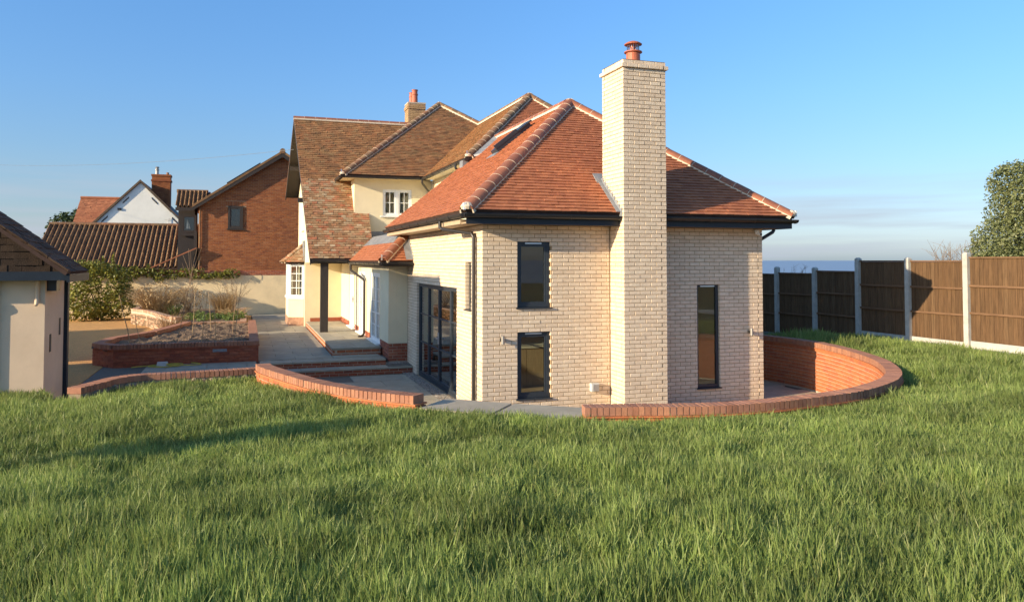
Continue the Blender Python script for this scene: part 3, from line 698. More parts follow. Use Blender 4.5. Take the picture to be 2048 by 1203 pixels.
gutter((1.78, 7.45, 5.65), (1.78, 13.1, 5.65), (-1, 0, 0), house, mat='gutter_brown', brackets=.8)
mb = MB(); mb.tube([(1.74, 13.02, 5.6), (1.74, 13.02, 5.48), (1.78, 13.1, 5.44), (2.1, 13.48, 5.2), (2.13, 13.5, 5.1), (2.13, 13.5, 3.6)], .036, 8); mb.build('downpipe', 'gutter_brown', house)
mb = MB(); mb.tube([(1.74, 8.5, 5.6), (1.74, 8.5, 5.48), (1.8, 8.5, 5.44), (2.12, 8.5, 5.25), (2.16, 8.5, 5.15), (2.16, 8.5, 4.2)], .036, 8); mb.build('downpipe', 'gutter_brown', house)

# --- main house: roofs
def P3(x, y, z): return (x, y, z)
mA = (4.73, 10.41, 8.19); nA = (3.32, 17.12, 9.095); vT = (4.73, 16.06, 8.19)
mfr = Slope.of([(1.82, 7.5, ZE), (7.64, 7.5, ZE), mA], ((1.82, 7.5, ZE), (7.64, 7.5, ZE)))
mlf = Slope.of([(1.82, 7.5, ZE), mA, vT, (1.82, 13.15, ZE)], ((1.82, 13.15, ZE), (1.82, 7.5, ZE)))
mrt = Slope.of([(7.64, 7.5, ZE), mA, vT, (7.64, 18.97, ZE)], ((7.64, 7.5, ZE), (7.64, 18.97, ZE)))
nfr = Slope.of([(-.99, 13.15, ZE), (1.82, 13.15, ZE), vT, nA], ((-.99, 13.15, ZE), (1.82, 13.15, ZE)))
nlf = Slope.of([(-.99, 13.15, ZE), nA, (3.32, 22, 9.095), (-.99, 22, ZE)], ((-.99, 22, ZE), (-.99, 13.15, ZE)))
roof_m = mfr.deck('roof', house); mlf.deck('roof', house); mrt.deck('roof', house); nfr.deck('roof', house); nlf.deck('roof', house)
mfr.tiles(roof_m, 'new_tile', wob=.002); mlf.tiles(roof_m, 'old_tile', wob=.002); nfr.tiles(roof_m, 'old_tile', wob=.002); mrt.tiles(roof_m, 'old_tile', w=.33, g=.2)
ridge_line((1.84, 7.52, ZE + .04), (4.73, 10.41, 8.23), (0, 0, 1), roof_m, 'hip_old'); ridge_line((7.6, 7.54, ZE + .04), (4.73, 10.41, 8.23), (0, 0, 1), roof_m, 'hip_old')
ridge_line((4.73, 10.43, 8.23), (4.73, 16.06, 8.23), (0, 0, 1), roof_m, 'hip_old')
ridge_line((-.97, 13.17, ZE + .04), (3.32, 17.12, 9.135), (0, 0, 1), roof_m, 'hip_old'); ridge_line((4.72, 16.07, 8.23), (3.32, 17.12, 9.135), (0, 0, 1), roof_m, 'hip_old')
for p in ((1.80, 7.48, ZE + .02), (-1.0, 13.13, ZE + .02)):
    mb = MB(); mb.box(p[0] - .015, p[0] + .015, p[1] - .015, p[1] + .015, p[2] - .02, p[2] + .14); mb.build('hip_iron', 'bright_metal', roof_m)
    mb = MB(); mb.lathe((p[0] + .06, p[1] + .06, p[2] - .02), [(.09, 0), (.11, .05), (.06, .10)], 10); mb.build('mortar_end', 'white_mortar', roof_m)
# lead valley where the extension roof runs under the wing
va, vb = Vector((2.08, 7.46, 5.70)), Vector((2.985, 8.35, 6.43)); vd = vb - va
mb = MB(); mb.prism([va + Vector((-.16, .06, -.02)), va + Vector((.16, -.22, .06)), va + Vector((.16, -.22, .10)), va + Vector((-.16, .06, .035))], vd); mb.build('lead_valley', 'lead', house)
mb = MB(); mb.box(1.7, 2.25, 7.58, 7.9, 4.6, 5.6); mb.build('lead_cheek', 'lead', house)

# --- catslide wing over the porch (front slope falls towards the lawn)
KP = 1.238; EY, EZ = 12.35, 2.86; RY = 16.6; RZ = EZ + KP * (RY - EY); fsl = math.sqrt(1 + KP * KP)
def vx(y): return -2.05 - .31 * (y - EY) / (RY - EY)
def pp(x, y): return (x, y, EZ + KP * (y - EY))
y1_, y2_ = EY + 2.0 / fsl, EY + 3.6 / fsl
ev_ = ((-2.05, EY, EZ), (0, EY, EZ))
pA = Slope.of([pp(-2.05, EY), pp(0.0, EY), pp(0.0, y1_), pp(vx(y1_), y1_)], ev_)
pB = Slope.of([pp(vx(y1_), y1_), pp(-.47, y1_), pp(-.47, y2_), pp(vx(y2_), y2_)], ev_)
pC = Slope.of([pp(vx(y2_), y2_), pp(2.4, y2_), pp(2.4, RY), pp(vx(RY), RY)], ev_)
roof_p = pA.deck('roof', house); pB.deck('roof', house); pC.deck('roof', house)
pA.tiles(roof_p, 'porch_tile', wob=.0032, w=.168); pB.tiles(roof_p, 'porch_tile', wob=.0032, w=.168); pC.tiles(roof_p, 'old_tile', wob=.0028, w=.168)
back = MB(); back.prism([(-2.36, RY, RZ), (2.4, RY, RZ), (2.4, 21.6, 5.6), (-2.4, 21.6, 5.6)], (0, 0, -.08)); back.build('roof', 'old_tile', house)
back = MB(); back.prism([(-2.36, RY, RZ - .082), (-1.87, RY, RZ - .082), (-1.87, 21.6, 5.518), (-2.4, 21.6, 5.518)], (0, 0, -.02)); back.build('verge_soffit', 'dark_timber', house)  # dark board added to deepen the shade under the far slope
ridge_line((-2.37, RY, RZ + .03), (2.4, RY, RZ + .03), (0, 0, 1), roof_p, 'hip_new', seg=.40, r=.10)
# verge boards and gable
def vb_(a, b, d=.17, t=.035, dx=0.0):
    mb = MB(); a, b = Vector(a), Vector(b); mb.prism([a + Vector((dx, 0, -.03)), b + Vector((dx, 0, -.03)), b + Vector((dx, 0, -.03 - d)), a + Vector((dx, 0, -.03 - d))], (t, 0, 0)); mb.build('bargeboard', 'dark_timber', house)
vb_(pp(-2.05, EY), pp(-2.36, RY)); vb_((-2.36, RY, RZ), (-2.40, 21.6, 5.6))
mb = MB()
mb.prism([(-1.86, EY + .12, 2.80), (-1.86, RY, RZ - .12), (-1.86, 21.2, 5.6), (-1.86, 21.2, .2), (-1.86, 17.2, .2), (-1.86, 17.2, 2.72), (-1.86, EY + .12, 2.72)][0:7], (.2, 0, 0))
mb.box(-1.66, -.5, 17.2, 17.4, .3, 2.9)
mb.build('gable_wall', 'cream_render', house)
mb = MB()
for yy in (14.2, 19.2): zz = (EZ + KP * (yy - EY)) if yy < RY else RZ - .51 * (yy - RY); mb.box(-2.33, -1.87, yy, yy + .12, zz - .36, zz - .2)
mb.build('purlin_end', 'dark_timber', house)
TG = frame((-1.86, 21.2), (0, -1))
window(house, TG, 2.4, 3.3, 4.0, 5.0, inset=-.02, fw=.06, mat='white_paint', bars_v=(.5,), sill=(.08, .05, .06), sill_mat='white_paint')
# porch: post, beam, ceiling, plinth
mb = MB(); mb.box(-1.70, -1.46, 12.45, 12.67, .482, 2.70); mb.build('porch_post', 'dark_timber', house)
mb = MB(); mb.box(-2.04, -.05, 12.42, 12.60, 2.702, 2.80); mb.box(-2.04, .0, 12.36, 12.40, 2.70, 2.855); mb.build('porch_beam', 'dark_timber', house)
gutter((-1.98, 12.27, 2.80), (-.85, 12.27, 2.80), (0, -1, 0), house, r=.05)
mb = MB(); mb.box(-1.84, -.52, 12.62, 17.19, 2.71, 2.735); mb.build('porch_ceiling', 'cream_render', house)
mb = MB(); mb.box(-1.655, -.52, 17.17, 17.199, .48, .62); mb.build('plinth', 'red_brick', house)

# --- low entrance range with white glazed doors (x = -0.5)
TX = frame((-.5, 17.2), (0, -1)); TY = frame((-.5, 6.75), (1, 0))
DB = (17.2 - 9.85, 17.2 - 8.15, .50, 2.45); DA = (17.2 - 12.35, 17.2 - 10.95, .50, 2.45); DD = (17.2 - 14.75, 17.2 - 13.3, .50, 2.45)
mb = MB(); panel(mb, TX, 0, 10.45, .66, 2.72, [DA, DB, DD], .0, .2); panel(mb, TY, .202, .498, .66, 2.72, [], 0, .2); mb.build('wall', 'cream_render', house)
mb = MB(); panel(mb, TX, 0, 10.43, .1, .655, [DA, DB, DD], .03, .2); panel(mb, TY, .21, .498, .1, .655, [], .03, .2); pl = mb.build('plinth', 'pale_mortar', house)
PB = Bricks('red_brick')
for k in range(6):
    z = .205 + k * .075; ev = k % 2 == 0
    PB.course(TY, 0.012 if ev else .1245, .498, z, [], dep=.012); PB.course(TX, 0, 10.45 - .012 if not ev else 10.3255, z, [DA, DB, DD], dep=.012)
PB.build(pl, n_obj=40)
def glazed(D, n, name):
    w = (D[1] - D[0]) / n
    for i in range(n):
        wd = window(house, TX, D[0] + i * w, D[0] + (i + 1) * w, D[2], D[3], inset=.015, fw=.045, mat='white_paint', bars_v=(.5,), bars_h=(.2, .4, .6, .8), bar=.02, sash_w=.07, name=name)
        if i == 0:
            mb = MB(); x = D[0] + w - .05
            mb.tbox(TX, x - .015, x + .015, .002, .016, 1.35, 1.6); mb.tbox(TX, x - .11, x + .01, -.035, -.02, 1.46, 1.48); mb.tbox(TX, x - .009, x + .009, -.02, .002, 1.461, 1.479); mb.build('door_handle', 'bright_metal', wd)
glazed(DB, 2, 'french_door'); glazed(DA, 2, 'french_door')
for D in (DA, DB, DD):
    mb = MB(); mb.tbox(TX, D[0] - .08, D[1] + .08, -.10, .02, .485, .525); mb.build('door_sill', 'white_paint', house)
mb = MB(); mb.tbox(TX, DD[0], DD[0] + .06, .02, .09, .5, 2.45); mb.tbox(TX, DD[1] - .06, DD[1], .02, .09, .5, 2.45); mb.tbox(TX, DD[0] + .06, DD[1] - .06, .02, .09, 2.39, 2.45); mb.tbox(TX, DD[0] + .06, DD[0] + .95, .03, .08, .52, 2.39)
fd = mb.build('front_door', 'white_paint', house)
mb = MB(); mb.tbox(TX, DD[0] + .66, DD[0] + .76, .022, .0295, 1.5, 2.2); mb.tbox(TX, DD[0] + .97, DD[1] - .07, .04, .046, .55, 2.38); mb.build('pane', 'glass', fd)
mb = MB(); mb.tbox(TX, DD[0] + .80, DD[0] + .92, -.02, -.005, 1.46, 1.48); mb.tbox(TX, DD[0] + .87, DD[0] + .90, -.005, .03, 1.36, 1.56); mb.build('door_handle', 'steel', fd)
mb = MB(); mb.box(.3, .35, 6.95, 17, .3, 2.7); mb.box(-.28, .3, 6.96, 17, .30, .32); mb.build('hall_wall', 'interior', house)
# its hipped lean-to roof
LZ = 2.79
lf = Slope.of([(-.8, 6.05, LZ), (.05, 6.90, LZ + .765), (.05, 13.55, LZ + .765), (-.8, 13.55, LZ)], ((-.8, 13.55, LZ), (-.8, 6.05, LZ)))
lr = Slope.of([(-.8, 6.05, LZ), (-.004, 6.05, LZ), (-.004, 6.846, LZ + .716)], ((-.8, 6.05, LZ), (-.004, 6.05, LZ)))
roof_l = lf.deck('roof', house); lr.deck('roof', house)
lf.tiles(roof_l, 'new_tile'); lr.tiles(roof_l, 'new_tile', n_obj=0)
ridge_line((-.79, 6.06, LZ + .04), (-.02, 6.83, LZ + .735), (0, 0, 1), roof_l, 'hip_new', r=.125, seg=.36)
mb = MB(); mb.box(-.815, -.785, 6.03, 6.06, LZ + .02, LZ + .16); mb.build('hip_iron', 'bright_metal', roof_l)
mb = MB()
for i in range(26):
    y0 = 6.72 + i * .262; mb.hexa([lf.at(13.55 - y0 - .25, .70, .024), lf.at(13.55 - y0, .70, .024), lf.at(13.55 - y0, 1.16, .024), lf.at(13.55 - y0 - .25, 1.16, .024), lf.at(13.55 - y0 - .25, .70, .032), lf.at(13.55 - y0, .70, .034), lf.at(13.55 - y0, 1.16, .034), lf.at(13.55 - y0 - .25, 1.16, .032)])
mb.build('lead_flashing', 'lead', house)
mb = MB(); mb.box(.0, 2.215, 7.62, 13.59, 3.50, 3.56); mb.build('flat_roof', 'lead', house)
mb = MB(); mb.box(-.02, 2.2, 13.575, 13.598, 3.55, 3.80); mb.box(-.45, .0, 13.575, 13.598, 3.2, 3.62); mb.build('lead_upstand', 'lead', house)
mb = MB()
for i in range(7): y0 = 6.05 + i * .11; z0 = LZ + .9 * (y0 - 6.05); mb.box(-.014, -.003, y0, y0 + .109, z0 - .02, z0 + .16)
mb.build('step_flashing', 'lead', house)
rbox(lr, .62, .79, .02, .9, .024, .030).build('lead_soaker', 'lead', house)
mb = MB(); mb.box(-.72, -.5, 6.09, 11.9, 2.66, 2.72); mb.box(-.72, -.003, 6.09, 6.75, 2.66, 2.72); mb.build('soffit', 'dark_timber', house)
mb = MB(); mb.box(-.74, -.72, 6.07, 12.3, 2.65, 2.77); mb.box(-.72, -.003, 6.07, 6.09, 2.65, 2.77); mb.build('fascia_board', 'dark_timber', house)
gutter((-.82, 5.98, 2.745), (-.82, 12.2, 2.745), (-1, 0, 0), house, r=.055); gutter((-.82, 5.98, 2.745), (-.004, 5.98, 2.745), (0, -1, 0), house, r=.055)
mb = MB(); mb.tube([(-.82, 11.9, 2.7), (-.82, 11.9, 2.5), (-.79, 11.8, 2.46), (-.60, 10.7, 2.24), (-.57, 10.6, 2.18), (-.57, 10.6, .60), (-.62, 10.55, .52), (-.75, 10.5, .50)], .038, 10); mb.build('downpipe', 'dark_timber', house)

# --- bay window on the gable
bay = [(-1.87, 17.55), (-2.42, 17.85), (-2.42, 19.9), (-1.87, 20.3)]
mb = MB(); mb.prism([(x, y, .62) for x, y in bay], (0, 0, .70)); bw = mb.build('bay_window', 'cream_render', house)
mb = MB(); mb.prism([(x + (-.01 if x < -2 else 0), y, .2) for x, y in bay], (0, 0, .415)); mb.build('plinth', 'old_brick', bw)
mb = MB(); mb.prism([(x + (-.04 if x < -2 else 0), y + (-.03 if y < 18 else .03), 1.32) for x, y in bay], (0, 0, .06)); mb.build('sill', 'white_paint', bw)
mb = MB(); mb.prism([(x + (-.03 if x < -2 else 0), y, 2.66) for x, y in bay], (0, 0, .10)); mb.build('fascia_board', 'dark_timber', bw)
Tb1 = frame(bay[1], (bay[0][0] - bay[1][0], bay[0][1] - bay[1][1])); Tb2 = frame(bay[2], (0, -1))
window(house, Tb1, 0.0, .62, 1.385, 2.655, inset=.0, fw=.05, mat='white_paint', bars_v=(.5,), bars_h=(.25, .5, .75), sash_w=.04)
for i in range(3): window(house, Tb2, i * .683, (i + 1) * .683, 1.385, 2.655, inset=.0, fw=.05, mat='white_paint', bars_v=(.5,), bars_h=(.25, .5, .75), sash_w=.04)
mb = MB()
for k in range(4): mb.box(-2.05 + k * .05, -2.02 + k * .05, 18.2 + k * .03, 18.23 + k * .03, 1.4, 2.6)
mb.build('curtain', 'curtain', bw)
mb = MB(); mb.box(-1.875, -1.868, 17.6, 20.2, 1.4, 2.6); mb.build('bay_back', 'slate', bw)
q1 = [(-2.68, 17.55, 2.74), (-1.87, 17.30, 2.74), (-1.87, 18.3, 3.42)]
bs1 = Slope.of([(-2.68, 17.62, 2.74), (-1.87, 17.30, 2.74), (-1.87, 18.2, 3.42)], ((-2.68, 17.62, 2.74), (-1.87, 17.30, 2.74)))
bs2 = Slope.of([(-2.68, 17.62, 2.74), (-1.87, 18.2, 3.42), (-1.87, 19.7, 3.42), (-2.68, 20.2, 2.74)], ((-2.68, 20.2, 2.74), (-2.68, 17.62, 2.74)))
for s_ in (bs1, bs2): s_.deck('bay_roof', bw, thick=.03); s_.tiles(bw, 'porch_tile', wob=.003)
ridge_line((-2.68, 17.6, 2.77), (-1.9, 18.18, 3.43), (0, 0, 1), bw, 'porch_tile', r=.08, seg=.16)
mb = MB(); mb.box(-1.90, -1.868, 17.3, 18.25, 2.75, 3.55); mb.build('lead_flashing', 'lead', bw)

# --- rear chimney stack with two pots
mb = MB(); mb.box(2.36, 3.08, 18.6, 19.3, 7.5, 9.30); st = mb.build('chimney', 'stack_brick', house)
RB = Bricks('stack_brick')
for k in range(22):
    z = 7.7 + k * .075; pr = -.035 if k in (19, 20) else 0
    RB.course(frame((2.35, 18.59), (1, 0)), 0, .74, z, off=(k % 2) * .1125, dep=pr - .002); RB.course(frame((2.35, 19.31), (0, -1)), 0, .72, z, off=(k % 2) * .1125, dep=pr - .002)
RB.build(st, n_obj=0)
mb = MB(); mb.box(2.34, 3.10, 18.58, 19.32, 9.352, 9.41); mb.build('chimney_cap', 'pale_mortar', st)
for x, y, h in ((2.68, 18.85, .58), (2.62, 19.1, .5)):
    mb = MB(); mb.lathe((x, y, 9.40), [(.13, 0), (.12, h * .6), (.14, h * .62), (.14, h * .7), (.115, h * .72), (.12, h * .95), (.14, h * .96), (.14, h)], 14); mb.build('chimney_pot', 'terracotta', st)

# ================================================================== THE SITE
def smooth(a, b, x):
    t = min(max((x - a) / (b - a), 0), 1); return t * t * (3 - 2 * t)

def spline(pts, step=.05):
    """Catmull-Rom through 2D points, resampled by arc length."""
    P = [Vector((p[0], p[1])) for p in pts]; P = [P[0] * 2 - P[1]] + P + [P[-1] * 2 - P[-2]]; fine = []
    for i in range(1, len(P) - 2):
        for j in range(24):
            t = j / 24; a, b, c, d = P[i - 1], P[i], P[i + 1], P[i + 2]
            fine.append(.5 * ((2 * b) + (c - a) * t + (2 * a - 5 * b + 4 * c - d) * t * t + (3 * b - a - 3 * c + d) * t ** 3))
    fine.append(P[-2]); out = [fine[0]]; acc = 0
    for a, b in zip(fine, fine[1:]):
        L = (b - a).length
        while acc + L >= step:
            f = (step - acc) / L; a = a + (b - a) * f; L = (b - a).length; out.append(a.copy()); acc = 0
        acc += L
    return out

def sweep(mb, path, o0, o1, z0, z1):
    """A strip that follows the path, between offsets o0 and o1 to its right, z0 to z1."""
    k = len(path); vs = []
    for i, p in enumerate(path):
        t = (path[min(i + 1, k - 1)] - path[max(i - 1, 0)]).normalized(); nr = Vector((t.y, -t.x))
        a, b = p + nr * o0, p + nr * o1
        vs += [(a.x, a.y, z0), (b.x, b.y, z0), (b.x, b.y, z1), (a.x, a.y, z1)]
    fs = [(3, 2, 1, 0), tuple(4 * (k - 1) + j for j in range(4))]
    for i in range(k - 1):
        for j in range(4): fs.append((4 * i + j, 4 * i + (j + 1) % 4, 4 * (i + 1) + (j + 1) % 4, 4 * (i + 1) + j))
    mb.add(vs, fs)

def coping(root, path, z, mat='coping_brick', width=.235, o0=-.01, hgt=.1025, step=.075, name='coping_brick', sl=0.0):
    """Brick-on-edge coping: one brick object every 75 mm along the path, z = top (sl = fall per metre)."""
    pts = path; k = len(pts); seg = .025
    dense = spline([(p.x, p.y) for p in pts], seg); tot_ = (len(dense) - 1) * seg; n = max(1, round(tot_ / step)); step = tot_ / n
    key = ('cop', width, hgt, mat, round(step, 2))
    if key not in BRICK_ME:
        a, c, h = (step - .010) / 2, .004, hgt / 2; mb = MB(); w = width
        v = [(-a + c, 0, h), (a - c, 0, h), (a - c, w, h), (-a + c, w, h), (-a, -.0, h - c), (a, 0, h - c), (a, w, h - c), (-a, w, h - c), (-a, 0, -h), (a, 0, -h), (a, w, -h), (-a, w, -h)]
        mb.add(v, [(0, 1, 2, 3), (4, 5, 1, 0), (5, 6, 2, 1), (6, 7, 3, 2), (7, 4, 0, 3), (8, 9, 5, 4), (9, 10, 6, 5), (10, 11, 7, 6), (11, 8, 4, 7)])
        BRICK_ME[key] = mb.mesh('coping_brick', mat)
    for i in range(n):
        j = min(int((i + .5) * step / seg), len(dense) - 2)
        p = dense[j]; t = (dense[j + 1] - dense[max(j - 1, 0)]).normalized(); nr = Vector((t.y, -t.x)); q = p + nr * o0
        # local x along the path reversed, local y outward
        rot = Matrix(((-t.x, nr.x, 0), (-t.y, nr.y, 0), (0, 0, 1))).to_4x4()
        mw = Matrix.Translation((q.x, q.y, z - sl * (i + .5) * step - hgt / 2 + random.uniform(-.0015, .0015))) @ rot @ Matrix.Rotation(R(random.uniform(-.5, .5)), 4, 'Z') @ Matrix.Rotation(R(random.uniform(-.35, .35)), 4, 'X')
        link(name, BRICK_ME[key], root, mw=mw)

def ring_bricks(B, path, o, z0, n_courses, inward, H=.065):
    """Courses of bricks along a curved path; inward = face towards the path's left side."""
    L, J = .215, .01; step = .025; dense = spline([(p.x, p.y) for p in path], step); tot = (len(dense) - 1) * step
    for c in range(n_courses):
        s = -(L + J) / 2 if c % 2 else 0.0
        while s < tot - .05:
            a, b = max(s, 0), min(s + L, tot)
            if b - a > .04:
                m_ = (a + b) / 2; j = min(max(int(m_ / step), 1), len(dense) - 2)
                t = (dense[j + 1] - dense[j - 1]).normalized(); nr = Vector((t.y, -t.x)); p = dense[j] + nr * o
                d = -t if inward else t
                T = frame((p.x, p.y), (d.x, d.y)); B.put(T, 0, z0 + c * .075 + H / 2, b - a, H=H, D=.05)
            s += L + J

LWP = [(-6.50, -.20), (-6.28, .28), (-6.06, .74), (-5.68, 1.02), (-5.1, 1.08), (-4.34, 1.15), (-3.64, 1.27)]
# --- lawn level
def lawn_z(x, y):
    z = .775 + .046 * max(0, -5 - y) + .07 * smooth(4, 10, x) - .06 * smooth(-4.5, -9, x) * smooth(-6, 0, y) - .13 * smooth(-2.6, -4.2, x) * smooth(-3.2, .2, y)
    return z + .035 * noise.noise(Vector((x * .35, y * .35, 3))) + .012 * noise.noise(Vector((x * 1.3, y * 1.3, 7)))

# court enclosed by the curved walls (patio side), inner faces
RW = [(-.08, -4.56), (.45, -4.69), (1.05, -4.87), (1.68, -4.97), (2.27, -4.96), (2.79, -4.89), (3.32, -4.80), (3.80, -4.68), (4.36, -4.44), (4.94, -4.12), (5.33, -3.83), (5.66, -3.53), (6.10, -3.02), (6.64, -2.23), (7.08, -1.29), (7.37, -.50), (7.58, .30), (7.65, 1.0), (7.60, 1.7), (7.44, 2.5), (7.1, 3.6), (6.75, 4.6)]
LW = [(-3.61, .70), (-3.56, .35), (-3.38, -.24), (-3.14, -.93), (-2.84, -1.70), (-2.36, -2.50), (-1.72, -3.22)]
pr_, pl_ = spline(RW), spline(LW)
CT = 1.04

def curved_wall(path, name, label, n_obj, ends):
    root = thing(name, (path[len(path) // 2].x, path[len(path) // 2].y, 0), label, 'garden wall', 'curved brick walls round the patio')
    inner = path[1:-1]
    mb = MB(); sweep(mb, inner, .012, .203, -.2, CT - .12); core = mb.build('wall_core', 'pale_mortar', root)
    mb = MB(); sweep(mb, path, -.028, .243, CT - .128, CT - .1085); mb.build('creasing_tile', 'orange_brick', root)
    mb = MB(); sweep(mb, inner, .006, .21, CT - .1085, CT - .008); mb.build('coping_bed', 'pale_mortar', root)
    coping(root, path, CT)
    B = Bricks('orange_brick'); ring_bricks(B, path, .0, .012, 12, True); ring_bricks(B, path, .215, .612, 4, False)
    for e in ends:   # a brick pier face closing the wall's end
        i = 0 if e == 0 else len(path) - 1; j = 1 if e == 0 else len(path) - 2
        t = (path[i] - path[j]).normalized(); tt = (path[1] - path[0]) if e == 0 else (path[-1] - path[-2]); tt.normalize(); nr = Vector((tt.y, -tt.x))
        d = Vector((-t.y, t.x)); a = path[i] + t * .004
        sgn = 1 if d.dot(nr) > 0 else -1
        st = a if sgn > 0 else a + nr * .215
        T = frame((st.x, st.y), (d.x, d.y))
        for c in range(12): B.course(T, 0, .215, .012 + c * .075, off=0 if c % 2 else -.1125, D=.05)
    B.build(core, n_obj=n_obj)
    return root
curved_wall(pr_, 'curved_wall', 'long low red brick wall sweeping round the right of the patio, lit orange inside', 300, (0,))
curved_wall(pl_, 'curved_wall', 'short curved red brick wall with brick-on-edge coping left of the slab step', 120, (1,))

# stone landing in the gap between the two curved walls
lp = spline([(-1.72, -3.22), (-1.0, -3.86), (-.08, -4.56)])
ls = thing('slab_step', (-.9, -3.95, .5), 'pale stone slab step filling the gap between the two curved brick walls', 'step')
mb = MB(); sweep(mb, lp, -.50, .15, .0, .84); core = mb.build('step_core', 'red_brick', ls)
for i in range(2):
    a, b = int(i * len(lp) / 2), int((i + 1) * len(lp) / 2)
    mb = MB(); sweep(mb, lp[a:b + (0 if i else 0)], -.55, .22, .846, .895); mb.build('paving_slab', 'slab', ls)

# --- patio at the glazed doors and round the house
patio = MB(); patio.box(-4.2, 8.0, -5.2, 6.2, -.35, -.03)
patio = structure(patio.build('patio', 'slab_joint'))
def slab_field(root, x0, x1, y0, y1, z, keep, sx=.9, sy=.6, th=.035, mat='slab', jt=.010):
    r = 0; y = y0
    while y < y1 - .05:
        x = x0 - (sx * .5 if r % 2 else 0)
        while x < x1 - .05:
            a, b = max(x, x0) + jt / 2, min(x + sx, x1) - jt / 2
            if b - a > .1 and keep((a + b) / 2, y + sy / 2):
                mb = MB(); q = [random.uniform(-.0025, .0025) for _ in range(4)]; y2 = min(y + sy, y1) - jt
                mb.hexa([(a, y, z - th), (b, y, z - th), (b, y2, z - th), (a, y2, z - th), (a, y, z + q[0]), (b, y, z + q[1]), (b, y2, z + q[2]), (a, y2, z + q[3])])
                mb.build('paving_slab', mat, root)
            x += sx
        y += sy; r += 1
def in_court(x, y):
    if 0 < x < 5.97 and y > -.05: return False
    return math.hypot((x - 2.1) / 5.3, (y - 1.1) / 6.0) < .97
slab_field(patio, -3.4, -.28, -3.2, 6.05, 0, in_court, 1.2, .9)
slab_field(patio, 6.0, 7.5, -3.5, 4.4, 0, in_court, .9, .6)
slab_field(patio, -1.0, 6.0, -4.6, -.1, 0, in_court, 1.2, .9)
def pebbles(name, x0, x1, y0, y1, z, n, s=(.012, .03), parent=None, lab=None):
    mb = MB()
    for _ in range(n):
        x, y = random.uniform(x0, x1), random.uniform(y0, y1); a, b, c = (random.uniform(*s) for _ in range(3)); c *= .6; th = random.uniform(0, 3)
        vs = []
        for dx, dy, dz in ((1, 0, 0), (0, 1, 0), (-1, 0, 0), (0, -1, 0), (0, 0, 1), (0, 0, -1)):
            X, Y = dx * a, dy * b; vs.append((x + X * math.cos(th) - Y * math.sin(th), y + X * math.sin(th) + Y * math.cos(th), z + dz * c + random.uniform(0, .01)))
        mb.add(vs, [(0, 1, 4), (1, 2, 4), (2, 3, 4), (3, 0, 4), (1, 0, 5), (2, 1, 5), (3, 2, 5), (0, 3, 5)])
    o = mb.build(name, 'pebble', parent, kind='stuff'); 
    if lab: o['label'] = lab
    return o
tag(pebbles('gravel', -.27, -.01, .3, 6.1, -.01, 2600, lab=None), 'narrow strip of grey and brown pebbles along the extension wall', 'gravel')
tag(pebbles('gravel', -.58, -.0, 6.5, 6.74, .17, 900), 'patch of pebbles beside the steps below the brick plinth', 'gravel')
mb = MB(); mb.box(-.6, -.0, 6.15, 6.75, -.1, .165); structure(mb.build('ground_bed', 'dark_soil'))

# --- steps up to the path and the porch platform
steps = thing('garden_steps', (-1.8, 6.3, 0), 'two shallow red brick steps with grey stone treads up from the patio', 'steps')
SB = Bricks('red_brick')
def step_block(x0, x1, y0, y1, z0, z1, root, B, left=False, nx=3, th=.04, ov=.025, mat='slab'):
    mb = MB(); mb.box(x0 + .012, x1, y0 + .012, y1, z0, z1 - th - .002); c = mb.build('step_core', 'pale_mortar', root)
    n = max(1, int(round((z1 - th - z0 - .01) / .075))); 
    for k in range(n):
        B.course(frame((x0, y0), (1, 0)), 0 if k % 2 == 0 else .1125, x1 - x0, z0 + .008 + k * .075 * ((z1 - th - z0) / (.075 * n)), H=min(.065, (z1 - th - z0) / n - .01), D=.05)
        if left: B.course(frame((x0, y1), (0, -1)), 0, y1 - y0 - (.1125 if k % 2 == 0 else 0), z0 + .008 + k * .075 * ((z1 - th - z0) / (.075 * n)), H=min(.065, (z1 - th - z0) / n - .01), D=.05)
    w = (x1 - x0) / nx
    for i in range(nx):
        mb = MB(); mb.box(x0 + i * w + .004 - (ov if i == 0 and left else 0), x0 + (i + 1) * w - .004, y0 - ov, min(y0 + .62, y1), z1 - th, z1 + random.uniform(-.001, .001)); mb.build('tread', mat, root)
    return c
c1 = step_block(-3.62, -.0, 6.06, 6.62, -.03, .15, steps, SB, nx=4)
c2 = step_block(-3.66, -.60, 6.56, 7.1, .12, .30, steps, SB, nx=4)
SB.build(c1, n_obj=90)
plat = thing('porch_platform', (-1.2, 10, .3), 'raised red brick porch platform paved with pale stone slabs under the brown post', 'platform')
PBk = Bricks('orange_brick')
c3 = step_block(-1.80, -.53, 7.72, 17.15, .25, .485, plat, PBk, left=True, nx=2)
PBk.build(c3, n_obj=120)
slab_field(plat, -1.81, -.53, 8.345, 17.1, .485, lambda x, y: True, .64, .9, th=.04)

# --- stone path and gravel drive (upper level)
path = MB(); path.box(-3.72, -.5, 7.0, 24.8, -.3, .262); path = structure(path.build('path', 'slab_joint'))
slab_field(path, -3.70, -1.83, 7.2, 24.7, .30, lambda x, y: True, .93, .62)
slab_field(path, -1.83, -.62, 7.2, 7.70, .30, lambda x, y: True, .62, .5)
fore = MB(); fore.box(-7.2, -3.725, 1.25, 7.6, -.3, .262); fore = structure(fore.build('path', 'slab_joint'))
slab_field(fore, -6.2, -3.73, 4.3, 7.1, .30, lambda x, y: True, .9, .62)
gr = MB(); gr.box(-30, -3.73, 7.62, 24.8, -.3, .270); gr.box(-30, -7.21, 1.2, 7.6, -.3, .271); gr.box(-7.209, -5.9, -.1, 4.2, -.3, .272); structure(gr.build('gravel_drive', 'gravel'))

